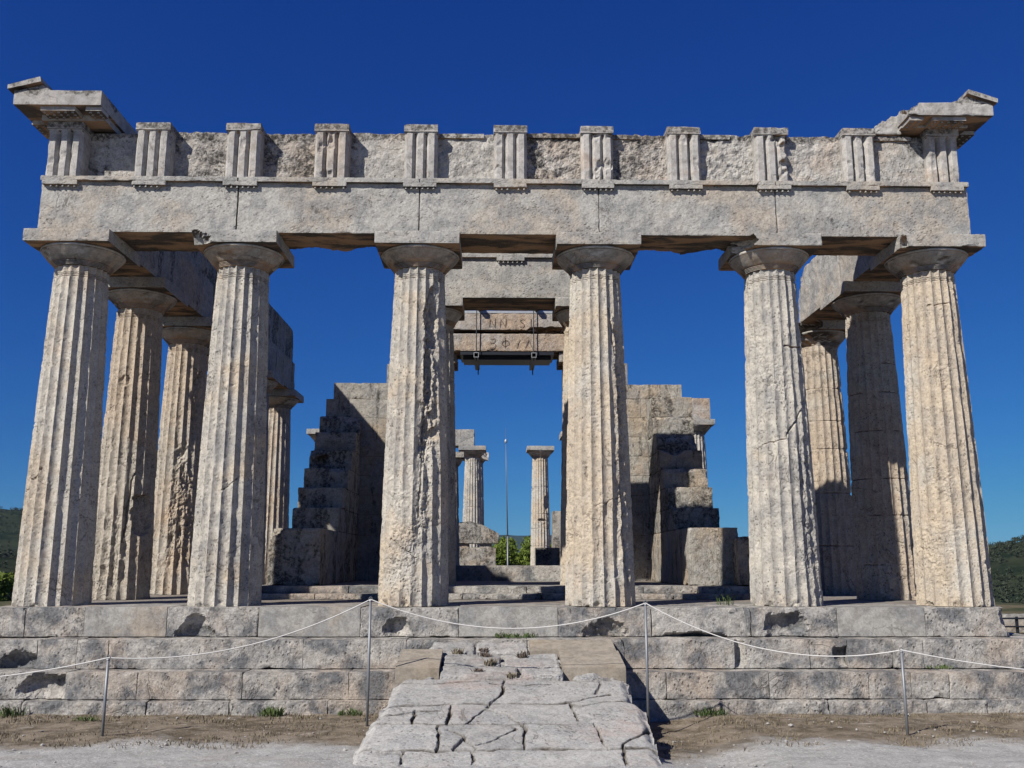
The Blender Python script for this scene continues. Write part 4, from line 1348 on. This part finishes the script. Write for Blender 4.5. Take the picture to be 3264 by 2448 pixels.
variants = []
for q in range(3):
    tr, cr_ = pine_variant(40 + q)
    variants.append((tr, cr_))
PN = [  # x, y, top height wanted, scale, variant, label
    (-2.2, 47, 1.9, .85, 0), (.2, 44, 1.75, .8, 1), (2.1, 46, 2.05, .85, 2), (4.6, 49, 1.9, .9, 0), (-5.5, 50, 2.0, .9, 1), (1.1, 53, 2.5, .95, 0), (3.6, 56, 2.7, 1.0, 1), (-1.3, 55, 2.4, .95, 2),
    (-8.5, 52, 1.9, .9, 2), (8.5, 52, 1.9, .9, 1),
    (-25.5, 33, -.6, .9, 2), (-27.5, 36, .1, 1.0, 1), (-30.5, 40, .9, 1.0, 0), (-34, 48, 1.6, 1.1, 2), (-24.3, 29, -1.6, .7, 0)]
PL = ['rounded bright green pine at the left of the gap behind the doorway', 'bright green pine filling the gap behind the mast', 'bright green pine just right of the mast behind the temple',
      'bright green pine behind the small far column right of the mast', 'green pine hidden behind the roof-shaped stone', 'taller green pine farther back behind the mast',
      'tall green pine farther back to the right of the mast', 'green pine farther back between the small far column and the mast',
      'green pine behind the left inner wall', 'green pine behind the right inner wall',
      'yellow-green pine top low at the left edge beside the front corner column', 'green pine above the lowest treetop at the left edge', 'dark pine further back at the left edge below the hill',
      'pine farthest out beyond the left edge of the platform', 'small low pine nearest the left side of the platform']
vobj = {}
for (x, y, zt, sc, v), lab in zip(PN, PL):
    Hh = max(V_[:, 2].max() for V_ in variants[v][1].V)
    zb = zt - Hh * sc
    t_ = thing('pine_tree', lab, 'tree', (x, y, zb), 'pines below the temple plateau')
    t_.scale = (sc, sc, sc)
    t_.rotation_euler = (0, 0, (x * 1.7 + y) % 6.28)
    if v not in vobj:
        a = MB()
        a.V, a.F, a.n = variants[v][0].V, variants[v][0].F, variants[v][0].n
        WLOC[t_.name] = np.zeros(3)
        o1 = a.build('trunk', M_bark, t_, origin=(0, 0, 0), smooth=True)
        o2 = variants[v][1].build('crown', M_pine, t_, origin=(0, 0, 0))
        vobj[v] = (o1, o2)
    else:
        for o in vobj[v]:
            c = o.copy()
            COL.objects.link(c)
            c.parent = t_

# forest on the hills, one mass nobody could count
g = np.random.default_rng(77)
CC = []
for az0, az1, r0_, r1_, n_ in ((-42, -24, 260, 1500, 6500), (24, 42, 300, 1100, 6500), (-24, 24, 260, 900, 1500)):
    az = np.radians(g.uniform(az0, az1, n_))
    r_ = r0_ * (r1_ / r0_) ** g.uniform(0, 1, n_)
    x, y = r_ * np.sin(az), CAM[1] + r_ * np.cos(az)
    z = hill_z(x, y)
    keep = fbm(np.stack([x, y, 0 * x], -1) / 60., 3, 90) > -.22
    x, y, z = x[keep], y[keep], z[keep]
    s = g.uniform(1.1, 2.3, len(x))
    d = g.normal(size=(len(x), 26, 3))
    d /= np.linalg.norm(d, axis=2, keepdims=True)
    c = np.stack([x, y, z + s * .9], -1)[:, None] + d * s[:, None, None] * g.uniform(.5, 1, (len(x), 26, 1))
    CC.append(c.reshape(-1, 3))
V, F = leaves(np.concatenate(CC), .65, g)
f_o = MB().add(V, F).build('hillside_forest', M_dark, origin=(0, 500, -20))
tag(f_o, 'dark green scrub forest covering the distant hillsides', 'forest', kind='stuff')

# radar dome far away on the left hill
rx_, ry_ = -790, 1440
rz_ = float(hill_z(np.array([rx_ * 1.0]), np.array([ry_ * 1.0]))[0])
rd = thing('radar_dome', 'tiny white radar dome on top of the distant left hill', 'radar dome', (rx_, ry_, rz_))
MB().add(*tube([(rx_, ry_, rz_ - 2), (rx_, ry_, rz_ + 5)], 1.6, 10)).build('base', M_paint, rd)
V, F = revolve(rx_, ry_, [(1.2, rz_ + 5)] + [(3.4 * math.sin(a), rz_ + 8 - 3.4 * math.cos(a)) for a in np.linspace(.5, 3.1, 10)], n=20, rough=0)
MB().add(V, F).build('dome', M_paint, rd, smooth=True)


def tuft(x, y, z, n, h, r_, seed, dry=False, w=.006):
    g = np.random.default_rng(seed)
    a = g.uniform(0, 2 * np.pi, n)
    rr_ = r_ * np.sqrt(g.uniform(0, 1, n))
    bx, by = x + rr_ * np.cos(a) * 1.3, y + rr_ * np.sin(a) * .7
    hh = h * g.uniform(.4, 1.1, n)
    ln = g.normal(0, .45, (n, 2))
    p0 = np.stack([bx, by, np.full(n, z)], -1)
    p1 = p0 + np.stack([ln[:, 0] * hh * .4, ln[:, 1] * hh * .4, hh * .65], -1)
    p2 = p0 + np.stack([ln[:, 0] * hh, ln[:, 1] * hh, hh], -1)
    pa = g.uniform(0, np.pi, n)
    sd = np.stack([np.cos(pa), np.sin(pa), 0 * pa], -1) * w
    V = np.stack([p0 - sd, p0 + sd, p1 + sd, p1 - sd, p2], 1).reshape(-1, 3)
    b0 = np.arange(n)[:, None] * 5
    return V, [b0 + np.array([[0, 1, 2, 3]]), b0 + np.array([[3, 2, 4]])]


WG = 'weeds growing along the steps'
WEED = [(-6.15, -1.52, -1.24, 220, .13, .26, 'low green bush of weeds against the bottom step at the far left'), (-2.86, -1.53, -1.24, 130, .12, .12, 'small dark green weed below the bottom step, left of the ramp'),
        (-1.92, -1.53, -1.24, 90, .09, .12, 'little green weed at the bottom step beside the tall left post'),
        (-4.9, -1.95, -1.24, 80, .08, .12, 'flat green weed on the dry ground between the short post and the steps'),
        (.11, -.68, -.385, 160, .07, .22, 'low green weed on the top of the ramp under the platform edge'), (2.45, -1.52, -1.24, 110, .10, .16, 'green weed at the bottom step right of the ramp shadow'),
        (5.55, -1.0, -.745, 70, .05, .14, 'small green weed on the step ledge at the right'), (3.1, .1, .0, 16, .22, .12, 'wiry grey weed on the platform beside the second column from the right')]
for i, (x, y, z, n, h, r_, lab) in enumerate(WEED):
    tag(MB().add(*tuft(x, y, z, n, h, r_, 1700 + i)).build('weed', M_weed, origin=(x, y, z)), lab, 'weed', WG)
TW = [(-.62, -1.55, .10), (.16, -1.72, .11), (-.28, -1.66, .09), (-.22, -1.98, .10), (-.36, -2.28, .07), (-.30, -1.4, .06), (.03, -2.40, .06)]
TWL = ['dark dry tuft highest on the left of the broken ramp top', 'dark dry tuft beside the restored slab on the ramp top', 'greenish tuft in the middle joint of the broken ramp top', 'dark tuft below the middle joint of the ramp top',
       'brown tuft near the left restored slab on the ramp', 'small dry tuft just below the platform step on the ramp', 'straw tuft where the flagstones begin on the ramp']
for i, ((x, y, h), lab) in enumerate(zip(TW, TWL)):
    z = ramp_z(y)
    tag(MB().add(*tuft(x, y, z - .02, 60, h, .05, 1750 + i)).build('dry_tuft', M_twig if i % 3 else M_straw, origin=(x, y, z)), lab, 'dry plant', 'dry tufts in the joints of the ramp top')

# dry grass and loose stones on the earth, uncountable
g = np.random.default_rng(5)
n = 2600
x, y = g.uniform(-8.5, 8.5, n), -1.5 - 2.4 * g.uniform(0, 1, n) ** 1.2
ok = ~((np.abs(x) < 1.5))
den = fbm(np.stack([x, y, 0 * x], -1) * 1.3, 3, 91)
ok &= den > -.12
x, y = x[ok], y[ok]
mb = MB()
for i in range(len(x)):
    mb.add(*tuft(x[i], y[i], float(ground_z(x[i], y[i])) - .01, 7, .045, .09, 2000 + i, w=.004))
tag(mb.build('dry_grass', M_straw, origin=(0, -2.5, -1.25)), 'dry brown grass on the earth in front of the steps', 'grass', kind='stuff')
n = 520
x, y = g.uniform(-8.5, 8.5, n), g.uniform(-6.2, -1.5, n)
ok = ~((np.abs(x) < 1.55))
x, y = x[ok], y[ok]
mb = MB()
ico_V = np.array([(0, 0, 1), (.9, 0, .45), (.28, .85, .45), (-.72, .53, .45), (-.72, -.53, .45), (.28, -.85, .45), (.72, .53, -.3), (-.28, .85, -.3), (-.9, 0, -.3), (-.28, -.85, -.3), (.72, -.53, -.3)])
ico_F = np.array([(0, 1, 2), (0, 2, 3), (0, 3, 4), (0, 4, 5), (0, 5, 1), (1, 6, 2), (2, 6, 7), (2, 7, 3), (3, 7, 8), (3, 8, 4), (4, 8, 9), (4, 9, 5), (5, 9, 10), (5, 10, 1), (1, 10, 6)])
for i in range(len(x)):
    s = .008 + .018 * g.uniform() ** 4
    sc = g.uniform(.6, 1.4, 3) * s * np.array([1, 1, .6])
    mb.add(ico_V * sc + np.array([x[i], y[i], float(ground_z(x[i], y[i])) + .01]), ico_F)
tag(mb.build('pebbles', M_peb, origin=(0, -3.5, -1.2)), 'small pale pebbles strewn over the earth and gravel', 'pebbles', kind='stuff')

# thin air over the whole landscape
hz_m = bpy.data.materials.new('haze_air')
hz_m.use_nodes = True
hn = hz_m.node_tree
hn.nodes.clear()
ho = hn.nodes.new('ShaderNodeOutputMaterial')
hv = hn.nodes.new('ShaderNodeVolumePrincipled')
hv.inputs['Color'].default_value = (.42, .68, 1.0, 1)
hv.inputs['Density'].default_value = 0.00003
hn.links.new(hv.outputs[0], ho.inputs['Volume'])
hz = MB().add(*box((-9700, -9700, -110), (9700, 9700, 290))).build('haze', hz_m)
hz['kind'] = 'stuff'
hz['label'] = 'thin pale air that softens the far hills'
